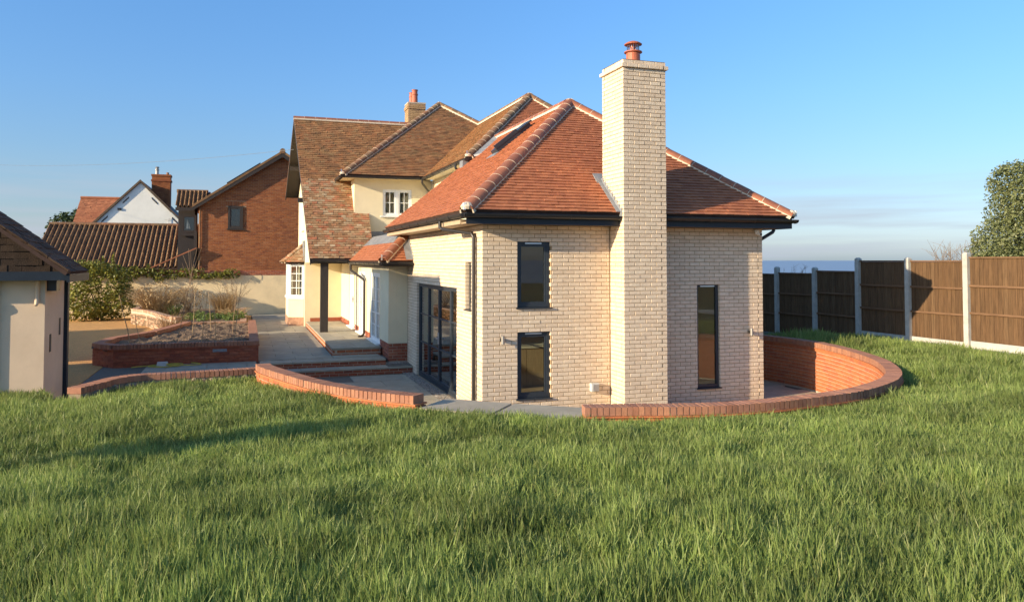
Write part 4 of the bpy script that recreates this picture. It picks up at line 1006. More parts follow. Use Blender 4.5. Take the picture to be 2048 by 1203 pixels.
# --- low rubble-faced wall with brick coping between lawn and drive
lwp = spline(LWP)
lw = thing('low_wall', (-5, 1.2, .3), 'low rough wall capped with a row of red bricks between grass and drive', 'garden wall')
mb = MB(); sweep(mb, lwp, .02, .20, .0, .815); core = mb.build('wall_core', 'rubble', lw)
coping(lw, lwp, .915, width=.22, hgt=.095)
mb = MB()
for i in range(0, len(lwp) - 1, 1):
    t = (lwp[min(i + 1, len(lwp) - 1)] - lwp[max(i - 1, 0)]).normalized(); nr = Vector((t.y, -t.x))
    for _ in range(2):
        p = lwp[i] + nr * .2 + t * random.uniform(-.03, .03); z = random.uniform(.55, .80); a = random.uniform(.03, .075)
        mb.lathe((p.x, p.y, z - a * .6), [(a * .5, 0), (a, a * .4), (a * .9, a * .9), (a * .4, a * 1.2)], 6)
mb.build('rubble_stone', 'rubble', core, kind='stuff')

# --- raised planter
pz = .80
po = [(-3.68, 14.4), (-3.68, 7.15), (-6.95, 7.15), (-7.50, 7.85), (-7.36, 9.3), (-6.6, 10.9), (-6.0, 13.6), (-5.9, 14.4)]
pt = thing('raised_planter', (-5.4, 9, .3), 'raised red brick planter full of bare soil with bamboo canes beside the path', 'planter')
mb = MB(); soil = [(-3.9, 14.3), (-3.9, 7.38), (-6.9, 7.38), (-7.28, 7.9), (-7.15, 9.2), (-6.4, 10.8), (-5.8, 14.3)]
nx, ny = 40, 60; vs, fs, idx = [], [], {}
def inside(p, poly):
    c = False
    for i in range(len(poly)):
        (x0, y0), (x1, y1) = poly[i - 1], poly[i]
        if (y0 > p[1]) != (y1 > p[1]) and p[0] < (x1 - x0) * (p[1] - y0) / (y1 - y0) + x0: c = not c
    return c
for i in range(nx):
    for j in range(ny):
        x, y = -7.5 + 3.8 * i / nx, 7.25 + 7.2 * j / ny
        if inside((x + .05, y + .06), po):
            q = []
            for a, b in ((i, j), (i + 1, j), (i + 1, j + 1), (i, j + 1)):
                if (a, b) not in idx:
                    X, Y = -7.5 + 3.8 * a / nx, 7.25 + 7.2 * b / ny
                    idx[(a, b)] = len(vs); vs.append((X, Y, .68 + .09 * noise.noise(Vector((X * 3, Y * 3, 0))) + .04 * noise.noise(Vector((X * 9, Y * 9, 1)))))
                q.append(idx[(a, b)])
            fs.append(tuple(q))
mb.add(vs, fs); mb.build('soil', 'stone_soil', pt)
PLB = Bricks('red_brick'); core_mb = MB()
for i in range(len(po) - 1):
    a, b = Vector(po[i]), Vector(po[i + 1]); L_ = (b - a).length
    d = (b - a).normalized(); inn = Vector((d.y, -d.x))
    T = frame(b, a - b)    # seen from outside
    core_mb.hexa([T(0, .012, .2), T(L_, .012, .2), T(L_, .2, .2), T(0, .2, .2), T(0, .012, pz - .085), T(L_, .012, pz - .085), T(L_, .2, pz - .085), T(0, .2, pz - .085)])
    for k in range(6): PLB.course(T, 0, L_, .252 + k * .075, off=(k % 2) * -.1125, D=.06)
    # path direction with the bed on the left: outward on the right
    mbc = MB(); mbc.hexa([T(0, -.025, pz - .124), T(L_, -.025, pz - .124), T(L_, .22, pz - .124), T(0, .22, pz - .124), T(0, -.025, pz - .106), T(L_, -.025, pz - .106), T(L_, .22, pz - .106), T(0, .22, pz - .106)])
    if i in (0, 1, 2, 3): mbc.build('creasing_tile', 'red_brick', pt)
pcore = core_mb.build('wall_core', 'red_brick', pt); PLB.build(pcore, n_obj=150)
def seg_path(a, b, inset=.21):
    a, b = Vector(a), Vector(b); d = (b - a).normalized(); inn = Vector((-d.y, d.x))
    return spline([tuple(a + inn * inset), tuple((a + b) / 2 + inn * inset), tuple(b + inn * inset)])
# going round with the soil on the left hand
for a, b in ((po[7], po[6]), (po[6], po[5]), (po[5], po[4]), (po[4], po[3]), (po[3], po[2]), (po[2], po[1]), (po[1], po[0])):
    coping(pt, seg_path(a, b), pz, width=.235)
mb = MB(); mb.box(-4.75, -4.42, 7.135, 7.152, .56, .63); mb.build('vent_grille', 'lead', pt)

# --- older bed behind it, pale brick edge
ob = thing('old_planter', (-5.2, 17, .3), 'older pale brick bed with dry shrubs in front of the garden wall', 'planter')
OB = Bricks('old_brick'); cm = MB(); obp = [(-3.95, 23.5), (-3.95, 15.2), (-6.2, 15.2), (-6.55, 15.9), (-7.6, 19.6), (-8.3, 21.0), (-8.1, 23.5)]
for i in range(len(obp) - 1):
    a, b = Vector(obp[i]), Vector(obp[i + 1]); L_ = (b - a).length; T = frame(b, a - b)
    h_ = .60 if i < 2 else .78
    cm.tbox(T, 0, L_, .012, .2, .2, h_ + .015)
    for k in range(4 if i < 2 else 6): OB.course(T, 0, L_, .262 + k * .078, off=(k % 2) * -.1125, D=.06)
    coping_p = [tuple(T(0, .02, 0).xy), tuple(T(L_ / 2, .02, 0).xy), tuple(T(L_, .02, 0).xy)]
oc = cm.build('wall_core', 'pale_mortar', ob); OB.build(oc, n_obj=120)
for i in range(len(obp) - 1):
    a, b = Vector(obp[i]), Vector(obp[i + 1]); d = (a - b).normalized(); h_ = .60 if i < 2 else .78; T = frame(b, a - b)
    coping(ob, spline([tuple(T(0, .21, 0).xy), tuple(T((a - b).length / 2, .21, 0).xy), tuple(T((a - b).length, .21, 0).xy)]), h_ + .10, width=.22, step=.235, name='coping_stone', mat='old_brick')
mb = MB(); mb.prism([(x, y, .2) for x, y in obp], (0, 0, .48)); mb.build('soil', 'stone_soil', ob)

# --- rendered garden wall across the back
gw = thing('boundary_wall', (-6, 24.9, .3), 'long cream rendered boundary wall with shadows of bare plants', 'garden wall')
mb = MB(); mb.box(-16, -1.87, 24.8, 25.0, .2, 2.10); mb.build('rendered_wall', 'garden_render', gw)
GB = Bricks('red_brick'); Tg = frame((-7.6, 24.79), (1, 0))
for k in range(3): GB.course(Tg, 0, 5.73, 2.115 + k * .075, off=(k % 2) * .1125, D=.2)
mb = MB(); mb.box(-7.59, -1.87, 24.80, 25.0, 2.102, 2.33); wc = mb.build('brick_top', 'pale_mortar', gw); GB.build(wc, n_obj=77)

# --- shed at the left edge: gabled store, its unseen rear part shaped for the shade it casts
sh = thing('garden_shed', (-8.4, 1.6, .7), 'cream rendered shed with dark brown shingled gable roof and navy fascia', 'shed')
SY, SX, SB_ = .90, -7.06, 2.45
mb = MB(); mb.box(-13.4, SX, SY, SB_, .3, 2.54); mb.box(-13.4, -10.1, SB_, 6.8, .3, 2.54); mb.box(-12.6, -10.1, SB_, 6.8, 2.54, 4.9); swall = mb.build('wall', 'shed_render', sh)
ridge_x, eave_x, ez = -10.7, -6.67, 2.62; kz = .75; rz_ = ez + kz * (eave_x - ridge_x); RY0, RY1 = .52, 2.20
def rz_at(x): return ez + kz * (eave_x - x)
sg_r = Slope.of([(eave_x, RY0, ez), (eave_x, RY1, ez), (ridge_x, RY1, rz_), (ridge_x, RY0, rz_)], ((eave_x, RY0, ez), (eave_x, RY1, ez)))
srf = sg_r.deck('roof', sh, thick=.06); sg_r.tiles(srf, 'shingle', w=.32, g=.16, th=.008, lift=.012, head=.004, wob=.003, n_obj=0)
mb = MB(); mb.prism([(-9.95, RY1, rz_at(-9.95)), (ridge_x, RY1, rz_), (ridge_x, 6.95, rz_), (-9.95, 6.95, rz_at(-9.95))], (0, 0, -.06)); mb.build('roof', 'shingle', sh)
mb = MB(); mb.prism([(ridge_x, RY0, rz_), (ridge_x, 6.95, rz_), (-14.2, 6.95, ez), (-14.2, RY0, ez)], (0, 0, -.06)); mb.build('roof', 'shingle', sh)
mb = MB(); mb.prism([(eave_x - .05, RY0 + .34, ez - .02), (ridge_x, RY0 + .34, rz_ - .06), (-14.1, RY0 + .34, ez - .02)], (0, .2, 0)); mb.prism([(-10.1, 6.79, rz_at(-10.1) - .1), (ridge_x, 6.79, rz_ - .1), (-12.6, 6.79, 4.0), (-12.6, 6.79, 2.6), (-10.1, 6.79, 2.6)], (0, -.1, 0)); gb = mb.build('gable', 'shaded_shingle', sh); gb['kind'] = 'stuff'
gsl = Slope.of([(-14.0, RY0 + .335, ez), (eave_x - .08, RY0 + .335, ez), (ridge_x, RY0 + .335, rz_ - .1)], ((-14.0, RY0 + .335, ez), (eave_x - .08, RY0 + .335, ez)))
gsl.tiles(gb, 'shaded_shingle', w=.20, g=.11, th=.008, lift=.014, head=.004, wob=.004)
for k in range(14):
    t0, t1 = k / 14, (k + 1) / 14; mb = MB()
    a = Vector((eave_x, RY0 - .01, ez + .01)).lerp(Vector((ridge_x, RY0 - .01, rz_ + .01)), t0); b = Vector((eave_x, RY0 - .01, ez + .01)).lerp(Vector((ridge_x, RY0 - .01, rz_ + .01)), t1 - .003)
    mb.prism([a, b, b + Vector((0, 0, .03)), a + Vector((0, 0, .03 + random.uniform(0, .012)))], (0, .20, .0)); mb.build('verge_shingle', 'shingle', srf)
mb = MB(); mb.box(-13.5, -6.70, RY0 + .06, RY0 + .11, 2.49, 2.63); mb.build('fascia_board', 'navy_timber', sh)
mb = MB(); mb.box(-6.70, -6.655, RY0 + .06, 2.2, 2.46, 2.59); mb.build('fascia_board', 'navy_timber', sh)
mb = MB(); mb.box(-7.04, -6.71, RY0 + .12, 2.19, 2.51, 2.54); mb.box(-13.4, -7.045, RY0 + .11, SY - .002, 2.51, 2.54); mb.build('soffit', 'navy_timber', sh)
mb = MB(); mb.box(SX - .01, SX + .06, 2.30, 2.44, .3, 2.52); mb.build('corner_post', 'navy_timber', sh)
mb = MB(); mb.box(-7.74, -7.69, SY - .04, SY + .03, .3, 2.48); mb.build('door_frame', 'white_paint', sh)
mb = MB(); mb.box(-8.7, -7.745, SY - .03, SY - .004, .35, 2.48); dr = mb.build('door', 'navy_timber', sh)
for (y0, z0) in ((1.30, 1.30), (1.98, 1.52)):
    mb = MB(); mb.box(SX + .001, SX + .008, y0 - .05, y0 + .05, z0, z0 + .29); mb.build('vent_slot', 'dark_timber', sh)
mb = MB(); mb.box(SX - .02, SX + .14, SY + .10, SY + .34, 2.31, 2.49); hb = mb.build('floodlight', 'black_plastic', sh); mb = MB(); mb.box(SX - .026, SX - .021, SY + .12, SY + .32, 2.33, 2.47); mb.build('lamp_glass', 'dark_glass', hb)
mb = MB(); mb.tube([(-7.165, SY - .025, 2.48), (-7.165, SY - .025, 2.18)], .030, 10); mb.tube([(-7.165, SY - .025, 2.19), (-7.165, SY - .06, 2.12), (-7.165, SY - .09, 2.09)], .038, 10, r1=.02); op_ = mb.build('overflow_pipe', 'shed_render', sh); op_['kind'] = 'stuff'
mb = MB(); mb.lathe((0, 0, 0), [(.075, 0), (.09, .008), (.09, .022), (.07, .028)], 20)
pm_ = mb.mesh('porthole_lamp', 'black_plastic'); pw_ = Matrix.Translation((-7.79, SY - .04, 2.09)) @ Matrix.Rotation(R(90), 4, 'X'); o = link('porthole_lamp', pm_, sh, mw=pw_)
mb = MB(); mb.lathe((0, 0, 0), [(.06, .029), (.045, .040), (.02, .045)], 18); link('lamp_glass', mb.mesh('lamp_glass', 'box_grey'), o, mw=pw_)

# --- fence on the right: concrete posts, boarded bays, rails, gravel boards
fence = thing('boundary_fence', (11.2, 2, .9), 'brown close-boarded fence between concrete posts along the right of the lawn', 'fence')
FX = lambda y: 11.28 - .031 * (y + .167); bay_n = 10; SP = 1.5836
ys = [-.167 + SP * i for i in range(-3, 8)]
tops = {-3: 2.93, -2: 2.93, -1: 2.93, 0: 2.93, 1: 2.84, 2: 2.84, 3: 2.58, 4: 2.50, 5: 2.45, 6: 2.4, 7: 2.35}
bots = {-3: .93, -2: .93, -1: .93, 0: .93, 1: .90, 2: .90, 3: .70, 4: .66, 5: .62, 6: .6, 7: .6}
for i, y in zip(range(-3, 8), ys):
    x = FX(y); top = max(tops[i], tops.get(i - 1, 0) if i != 1 and i != 3 else tops[i])
    if i in (0,): top = 2.95
    mb = MB(); h = .062; b0 = bots[i] - .4
    prof = [(-h, -h), (h, -h), (h, h), (-h, h)]
    mb.add([(x + a, y + b, b0) for a, b in prof] + [(x + a, y + b, top) for a, b in prof] + [(x + a * .5, y + b * .5, top + .035) for a, b in prof],
           [(3, 2, 1, 0), (8, 9, 10, 11)] + [(j, (j + 1) % 4, 4 + (j + 1) % 4, 4 + j) for j in range(4)] + [(4 + j, 4 + (j + 1) % 4, 8 + (j + 1) % 4, 8 + j) for j in range(4)])
    mb.build('concrete_post', 'concrete', fence)
for i in range(-3, 7):
    ya, yb = ys[i + 3] + .066, ys[i + 4] - .066
    top = {-3: 2.88, -2: 2.88, -1: 2.88, 0: 2.80, 1: 2.80, 2: 2.52, 3: 2.44, 4: 2.40, 5: 2.35, 6: 2.3}[i]; bot = {-3: 1.02, -2: 1.02, -1: 1.02, 0: .98, 1: .98, 2: .74, 3: .66, 4: .62, 5: .6, 6: .6}[i]
    xa = FX((ya + yb) / 2); n = 13; w = (yb - ya) / n
    mb = MB(); mb.box(xa - .025, xa + .025, ya, yb, bot - .35, bot - .003); mb.build('gravel_board', 'concrete', fence)
    for k in range(n):
        mb = MB(); t_ = random.uniform(-.003, .003); a, b = ya + k * w - .008, ya + (k + 1) * w + .004
        mb.hexa([(xa - .008 + t_, a, bot), (xa + .012, a, bot), (xa + .012, b, bot), (xa - .001 + t_, b, bot), (xa - .008 + t_, a, top - .03), (xa + .012, a, top - .03), (xa + .012, b, top - .03), (xa - .001 + t_, b, top - .03)])
        mb.build('fence_board', 'fence_timber', fence)
    H = top - bot
    for f, nm in ((.33, 'rail'), (.655, 'rail')):
        mb = MB(); z = bot + H * f; mb.box(xa - .048, xa - .010, ya, yb, z - .022, z + .022); mb.build(nm, 'rail_timber', fence)
    mb = MB(); mb.box(xa - .045, xa + .03, ya, yb, top - .028, top + .004); mb.build('capping', 'rail_timber', fence)

# --- lawn, yard and the wider ground
def lawn_in(x, y):
    if x > 10.95 or y < -15.5 or x < -11: return False
    if x > 0:
        lim = pr_
    return True
court_poly = [tuple(p + Vector((0, 0))) for p in spline([(p[0], p[1]) for p in LW[:]])] + [(-.9, -3.9)] + [tuple(p) for p in pr_] + [(6.0, 9), (-3.4, 9)]
def off_poly(path, o):
    out = []
    for i, p in enumerate(path):
        t = (path[min(i + 1, len(path) - 1)] - path[max(i - 1, 0)]).normalized(); out.append(tuple(p + Vector((t.y, -t.x)) * o))
    return out
hole_in = off_poly(lwp, .1) + off_poly(pl_, .1) + off_poly(lp, .1) + off_poly(pr_, .1) + [(6.5, 16), (-9, 16), (-7.06, 2.4), (-7.06, .95), (-6.8, .0)]
hole_out = off_poly(lwp, .21) + off_poly(pl_, .225) + off_poly(lp, .18) + off_poly(pr_, .225) + [(6.5, 16), (-9, 16), (-7.06, 2.4), (-7.06, .95), (-6.8, .0)]
vs, fs, idx = [], [], {}; h = .125
for i in range(int(-12.5 / h), int(13.6 / h)):
    for j in range(int(-16 / h), int(15.0 / h)):
        x, y = (i + .5) * h, (j + .5) * h
        if x > 11.6 or inside((x, y), hole_in): continue
        if x < -7.0 and y > 1.0: continue
        if x < 0 and y > 6: continue
        q = []
        for a, b in ((i, j), (i + 1, j), (i + 1, j + 1), (i, j + 1)):
            if (a, b) not in idx:
                idx[(a, b)] = len(vs); z = lawn_z(a * h, b * h)
                if b * h > 2.0 and a * h > 6: z -= .22 * smooth(2.0, 5.0, b * h)
                vs.append((a * h, b * h, z))
            q.append(idx[(a, b)])
        fs.append(tuple(q))
mb = MB(); mb.add(vs, fs); lawn = structure(mb.build('lawn', 'lawn_soil', smooth=True))
# dusty strip and dark yard beyond the turf on the right
mb = MB(); vs, fs, idx = [], [], {}
for i in range(int(6.6 / .25), int(11.5 / .25)):
    for j in range(int(1.5 / .25), int(14.5 / .25)):
        x, y = (i + .5) * .25, (j + .5) * .25
        if inside((x, y), hole_in): continue
        if y < 3.0 and x < 10.55: continue
        q = []
        for a, b in ((i, j), (i + 1, j), (i + 1, j + 1), (i, j + 1)):
            if (a, b) not in idx:
                X, Y = a * .25, b * .25; z = lawn_z(X, Y) - (.22 * smooth(2.0, 5.0, Y) if Y > 2 and X > 6 else 0); idx[(a, b)] = len(vs); vs.append((X, Y, z + .012))
            q.append(idx[(a, b)])
        fs.append(tuple(q))
mb.add(vs, fs); structure(mb.build('bare_ground', 'dark_soil', smooth=True))
mb = MB(); vs, fs, idx = [], [], {}
for j in range(int(-10 / .25), int(6 / .25)):
    y = j * .25; a = 10.55 - .2 * noise.noise(Vector((y * .9, 0, 0)))
    for x in (a, a + .35, 11.5): vs.append((x, y, lawn_z(x, y) - (.22 * smooth(2.0, 5.0, y) if y > 2 else 0) + .022))
k = len(vs) // 3
for j in range(k - 1):
    for c in range(2): fs.append((3 * j + c, 3 * j + c + 1, 3 * j + c + 4, 3 * j + c + 3))
mb.add(vs, fs); structure(mb.build('concrete_strip', 'concrete'))
# ground sheet out to the cliff, then the sea
def far_z(x, y):
    d = math.hypot(x + 4, y + 13)
    return -.12 - 26 * smooth(75, 130, d) - .25 * noise.noise(Vector((x * .05, y * .05, 0)))
vs, fs = [], []; rings = [0, 6, 12, 18, 26, 36, 48, 62, 76, 90, 105, 120, 135, 160]; S = 72
for r in rings:
    for s in range(S):
        a = 2 * math.pi * s / S; x, y = -4 + r * math.cos(a), -13 + r * math.sin(a); z = far_z(x, y)
        if r < 20 and y < -3: z = min(z, -.1)
        vs.append((x, y, z))
for r in range(len(rings) - 1):
    for s in range(S): fs.append((r * S + s, r * S + (s + 1) % S, (r + 1) * S + (s + 1) % S, (r + 1) * S + s))
mb = MB(); mb.add(vs, fs); structure(mb.build('ground', 'lawn_soil', smooth=True))
mb = MB(); vs, fs = [], []; rr = [60, 200, 600, 2000, 6000, 20000, 45000]
for r in rr:
    for s in range(S): a = 2 * math.pi * s / S; vs.append((-4 + r * math.cos(a), -13 + r * math.sin(a), -24))
for r in range(len(rr) - 1):
    for s in range(S): fs.append((r * S + s, r * S + (s + 1) % S, (r + 1) * S + (s + 1) % S, (r + 1) * S + s))
mb.add(vs, fs); structure(mb.build('sea', 'sea'))

# ================================================================== NEIGHBOURS
# --- red brick house with gable
bh = thing('brick_house', (-3.5, 28, .3), 'red brick house with a wide dark verge and one narrow window, behind the boundary wall', 'house')
BX0, BY = -6.13, 26.5; EV = 5.45; RXb, RZb = -2.33, 8.02
def gz(x): return EV + (RZb - EV) * (x - BX0) / (RXb - BX0) if x < RXb else RZb - (RZb - EV) * (x - RXb) / (RXb - BX0)
mb = MB(); mb.prism([(BX0, BY + .01, .2), (1.5, BY + .01, .2), (1.5, BY + .01, gz(1.5)), (RXb, BY + .01, RZb), (BX0, BY + .01, EV)], (0, .2, 0))
bwall = mb.build('wall', 'mortar', bh)
BB = Bricks('house_brick'); Tb = frame((BX0, BY), (1, 0)); BW = (-4.82 - BX0, -4.13 - BX0, 4.32, 5.42)
for k in range(28, 104):
    z = .2 + k * .075
    a, b = 0, 7.6
    if z + .07 > EV:
        f = (z + .07 - EV) / (RZb - EV) * (RXb - BX0); a, b = f, 2 * (RXb - BX0) - f
    if b - a > .3: BB.course(Tb, a, min(b, 4.6), z, [BW, (BW[0] - .1, BW[1] + .1, BW[3], BW[3] + .225)], off=(k % 2) * .1125 - a, D=.05)
for k in range(12): BB.put(Tb, BW[0] - .06 + k * .0745, BW[3] + .115, .064, H=.215, D=.05)
mb = MB(); mb.box(BX0, BX0 + .01, BY + .02, BY + 8, .2, EV); 
BB.build(bwall, n_obj=300)
mb = MB(); mb.box(BX0 + .02, BX0 + .2, BY + .21, BY + 8, .2, EV); mb.build('wall', 'house_brick', bh)
window(bh, Tb, BW[0] + .01, BW[1] - .01, BW[2], BW[3], inset=-.045, fw=.09, mat='dark_timber', sash_w=.05, sill=(.08, .05, .06))
mb = MB(); mb.tbox(Tb, BW[0] + .03, BW[1] - .03, .0, .006, BW[2] + .03, BW[3] - .03); mb.build('room_backing', 'slate', bh)  # dark sheet behind the glass, standing in for the unlit room
for sgn in (1, -1):
    xe = BX0 - .28 if sgn > 0 else 2 * RXb - BX0 + .28; ze = EV - .19
    mb = MB(); mb.prism([(xe, BY - .30, ze + .16), (RXb, BY - .30, RZb + .16), (RXb, BY + 9, RZb + .16), (xe, BY + 9, ze + .16)] if sgn > 0 else [(RXb, BY - .30, RZb + .16), (xe, BY - .30, ze + .16), (xe, BY + 9, ze + .16), (RXb, BY + 9, RZb + .16)], (0, 0, -.12)); mb.build('roof', 'pantile', bh)
    mb = MB(); mb.prism([(xe, BY - .29, ze + .035), (RXb, BY - .29, RZb + .035), (RXb, BY - .29, RZb - .17), (xe, BY - .29, ze - .12)], (0, .04, 0)); mb.build('bargeboard', 'dark_timber', bh)
    mb = MB(); mb.prism([(xe, BY - .25, ze + .03), (RXb, BY - .25, RZb + .03), (RXb, BY + .0, RZb + .03), (xe, BY + .0, ze + .03)], (0, 0, -.03)); mb.build('verge_soffit', 'dark_timber', bh)
mb = MB(); mb.tube([(RXb, BY - .32, RZb + .13), (RXb, BY + 9, RZb + .13)], .13, 10); mb.build('ridge_tile', 'hip_old', bh)
mb = MB(); sx0, sx1 = -4.9, -3.35; mb.prism([(sx0, BY + .4, gz(sx0) + .30), (sx1, BY + .4, gz(sx1) + .30), (sx1, BY + 4.5, gz(sx1) + .30), (sx0, BY + 4.5, gz(sx0) + .30)], (0, 0, -.05)); mb.build('solar_panel', 'solar', bh)
mb = MB(); mb.tube([(BX0 + .06, BY - .06, EV - .12), (BX0 + .06, BY - .06, .3)], .035, 8); mb.build('downpipe', 'hip_old', bh)
mb = MB(); mb.lathe((-5.78, BY + 2.2, 5.6), [(.07, 0), (.07, .55), (.10, .56), (.10, .62), (.04, .66)], 12); mb.build('flue', 'bright_metal', bh)
# side range with pantiled roof and a little oriel window
mb = MB(); mb.box(-7.1, -6.36, 27.5, 30, 2.0, 5.5); mb.build('wall', 'dark_timber', bh)
TO = frame((-7.0, 27.44), (1, 0)); ow = window(bh, TO, .08, .72, 4.15, 5.0, inset=-.05, fw=.07, mat='dark_timber', sash_w=.03, sill=(.08, .16, .04))
mb = MB(); mb.box(-6.9, -6.4, 27.49, 27.498, 4.2, 4.98); mb.build('room_backing', 'slate', bh)  # dark sheet in place of the shade inside the oriel

def pantile_slope(root, P, e, g, cols, rows, w=.19, gl=.31, n_obj=0, mat='pantile', keep=None):
    """Rolled pantiles; each tile shares one mesh."""
    e, g = Vector(e).normalized(), Vector(g).normalized(); n = e.cross(g)
    if n.z < 0: n = -n
    key = ('pan', w, gl, mat)
    if key not in BRICK_ME:
        mb = MB(); k = 9; vs = []
        for t, hh in ((0, .035), (gl + .02, .0)):
            vs += [(w * 1.04 * i / (k - 1), t, hh + .066 * math.cos(2 * math.pi * i / (k - 1) - .6)) for i in range(k)]
        vs += [(w * 1.04 * i / (k - 1), 0, .010 + .066 * math.cos(2 * math.pi * i / (k - 1) - .6)) for i in range(k)]
        fs = [(i, i + 1, k + i + 1, k + i) for i in range(k - 1)] + [(2 * k + i, 2 * k + i + 1, i + 1, i) for i in range(k - 1)]
        mb.add(vs, fs); BRICK_ME[key] = mb.mesh('pantile', mat, smooth=False)
    me = BRICK_ME[key]; P = Vector(P); rot = Matrix((e, g, n)).transposed().to_4x4(); cells = [(c, r) for r in range(rows) for c in range(cols) if keep is None or keep(c, r)]
    rest = MB(); base_v = [v.co.copy() for v in me.vertices]; base_f = [tuple(p.vertices) for p in me.polygons]
    for q, (c, r) in enumerate(cells):
        mw = Matrix.Translation(P + e * (c * w) + g * (r * gl) + n * random.uniform(.03, .04)) @ rot @ Matrix.Rotation(R(random.uniform(-.7, .7)), 4, 'Z')
        if q < n_obj: link('pantile', me, root, mw=mw)
        else: rest.add([mw @ v for v in base_v], base_f)
    if rest.v: rest.build('pantile_field', mat, root, kind='stuff')
# roof over the oriel
pd = MB(); pd.prism([(-7.15, 27.1, 5.35), (-5.7, 27.1, 5.35), (-5.7, 28.4, 6.2), (-7.15, 28.4, 6.2)], (0, 0, -.06)); rf = pd.build('roof', 'underlay', bh)
pantile_slope(rf, (-7.2, 27.05, 5.35), (1, 0, 0), (0, 1.3, .85), 7, 5, n_obj=35)
mb = MB(); mb.tube([(-7.25, 28.4, 6.23), (-5.8, 28.4, 6.23)], .09, 8); mb.build('ridge_tile', 'hip_old', rf)
mb = MB(); mb.box(-7.2, -6.36, 27.02, 27.06, 5.18, 5.34); mb.build('fascia_board', 'dark_timber', bh)
# model yacht on the oriel sill
yt = thing('model_yacht', (-6.68, 27.48, 4.26), 'white-sailed model yacht standing in the small dark oriel window', 'model boat')
mb = MB(); mb.prism([(-6.74, 27.472, 4.33), (-6.70, 27.472, 4.78), (-6.62, 27.472, 4.33)], (0, .006, 0)); mb.build('sail', 'sail', yt)
mb = MB(); mb.prism([(-6.60, 27.472, 4.33), (-6.66, 27.472, 4.72), (-6.54, 27.472, 4.33)], (0, .006, 0)); mb.build('jib', 'sail', yt)
mb = MB(); mb.hexa([(-6.74, 27.465, 4.24), (-6.56, 27.465, 4.24), (-6.56, 27.485, 4.24), (-6.74, 27.485, 4.24), (-6.78, 27.462, 4.315), (-6.5, 27.462, 4.315), (-6.5, 27.486, 4.315), (-6.78, 27.486, 4.315)]); mb.build('hull', 'dark_timber', yt)

# --- long low outbuilding with pantiled roof
og = thing('pantiled_outbuilding', (-9.5, 29.5, .3), 'long low outbuilding with a ribbed brown pantile roof behind the ivy-topped wall', 'outbuilding')
e0, e1, yE, zE, yR, zR = -13.6, -6.4, 28.6, 2.42, 32.5, 4.62
mb = MB(); mb.box(e0 + .3, e1, yE + .3, 35, .2, zE); mb.build('wall', 'house_brick', og)
mb = MB(); mb.prism([(e0, yE, zE), (e1, yE, zE), (e1, yR, zR), (e0, yR, zR)], (0, 0, -.08)); orf = mb.build('roof', 'underlay', og)
mb = MB(); mb.prism([(e0, yR, zR), (e1, yR, zR), (e1, 36, zE), (e0, 36, zE)], (0, 0, -.08)); mb.build('roof', 'pantile', og)
gl_ = math.hypot(yR - yE, zR - zE) / 12
pantile_slope(orf, (e0, yE, zE), (1, 0, 0), (0, yR - yE, zR - zE), 31, 12, w=.2335, gl=gl_, n_obj=300)
for i in range(18):
    mb = MB(); mb.tube([(e0 - .02 + i * .4, yR, zR + .07), (e0 + .37 + i * .4, yR, zR + .075)], .10, 8); mb.build('ridge_tile', 'hip_old', orf)
# sloping tiled cheek beside the brick house
mb = MB(); mb.box(-6.34, -6.2, 26.6, 28.4, .2, 4.2); mb.build('end_wall', 'dark_timber', og)
mb = MB(); mb.prism([(-8.2, 26.2, 2.40), (-6.2, 26.2, 3.35), (-6.2, 26.5, 3.35), (-8.2, 26.5, 2.40)], (0, 0, .06)); mb.build('verge_tile', 'far_tile', og)

# --- white gabled house with brick chimney
wh = thing('white_house', (-10.4, 45, .3), 'white rendered gable house with a red brick chimney stack beyond the outbuilding', 'house')
wx0, wx1, wy, wz0, wxr, wzr = -13.6, -7.35, 42, 4.6, -10.47, 7.82
mb = MB(); mb.prism([(wx0, wy, .2), (wx1, wy, .2), (wx1, wy, wz0), (wxr, wy, wzr), (wx0, wy, wz0)], (0, .3, 0)); mb.build('wall', 'white_render', wh)
for a, b in ((wx0 - .25, wxr), (wx1 + .3, wxr)):
    sl_ = (wzr - wz0) / (wxr - wx0); za = wzr - sl_ * abs(a - wxr)
    mb = MB(); mb.prism([(a, wy - .10, za + .05), (b, wy - .10, wzr + .05), (b, wy + 12, wzr + .05), (a, wy + 12, za + .05)], (0, 0, .13)); mb.build('roof', 'slate' if a > b else 'far_tile', wh)
    mb = MB(); mb.prism([(a, wy - .13, za + .03), (b, wy - .13, wzr + .03), (b, wy - .13, wzr + .20), (a, wy - .13, za + .20)], (0, .05, 0)); mb.build('bargeboard', 'bark', wh)
    for f in (.30, .66):
        px_, pz_ = a + (b - a) * (1 - f), za + (wzr - za) * (1 - f); sg = 1 if b > a else -1
        mb = MB(); mb.prism([(px_, wy - .02, pz_ - .24), (px_ + sg * .36, wy - .02, pz_ + sl_ * .36 - .24), (px_ + sg * .36, wy - .02, pz_ + sl_ * .36 - .34), (px_, wy - .02, pz_ - .34)], (0, .015, 0)); mb.build('eaves_vent', 'dark_timber', wh)
mb = MB(); mb.box(-9.93, -8.80, 43.2, 44.1, 5.5, 8.05); mb.box(-9.98, -8.75, 43.15, 44.15, 8.05, 8.17); mb.box(-9.93, -8.80, 43.2, 44.1, 8.17, 8.40); mb.box(-9.97, -8.76, 43.16, 44.14, 8.40, 8.52); wc = mb.build('chimney', 'house_brick', wh)
wc['kind'] = 'stuff'
CHB2 = Bricks('house_brick')
for k in range(27): CHB2.course(frame((-9.94, 43.19), (1, 0)), 0, 1.14, 6.0 + k * .075, off=(k % 2) * .1125, D=.02)
CHB2.build(wc, n_obj=135)
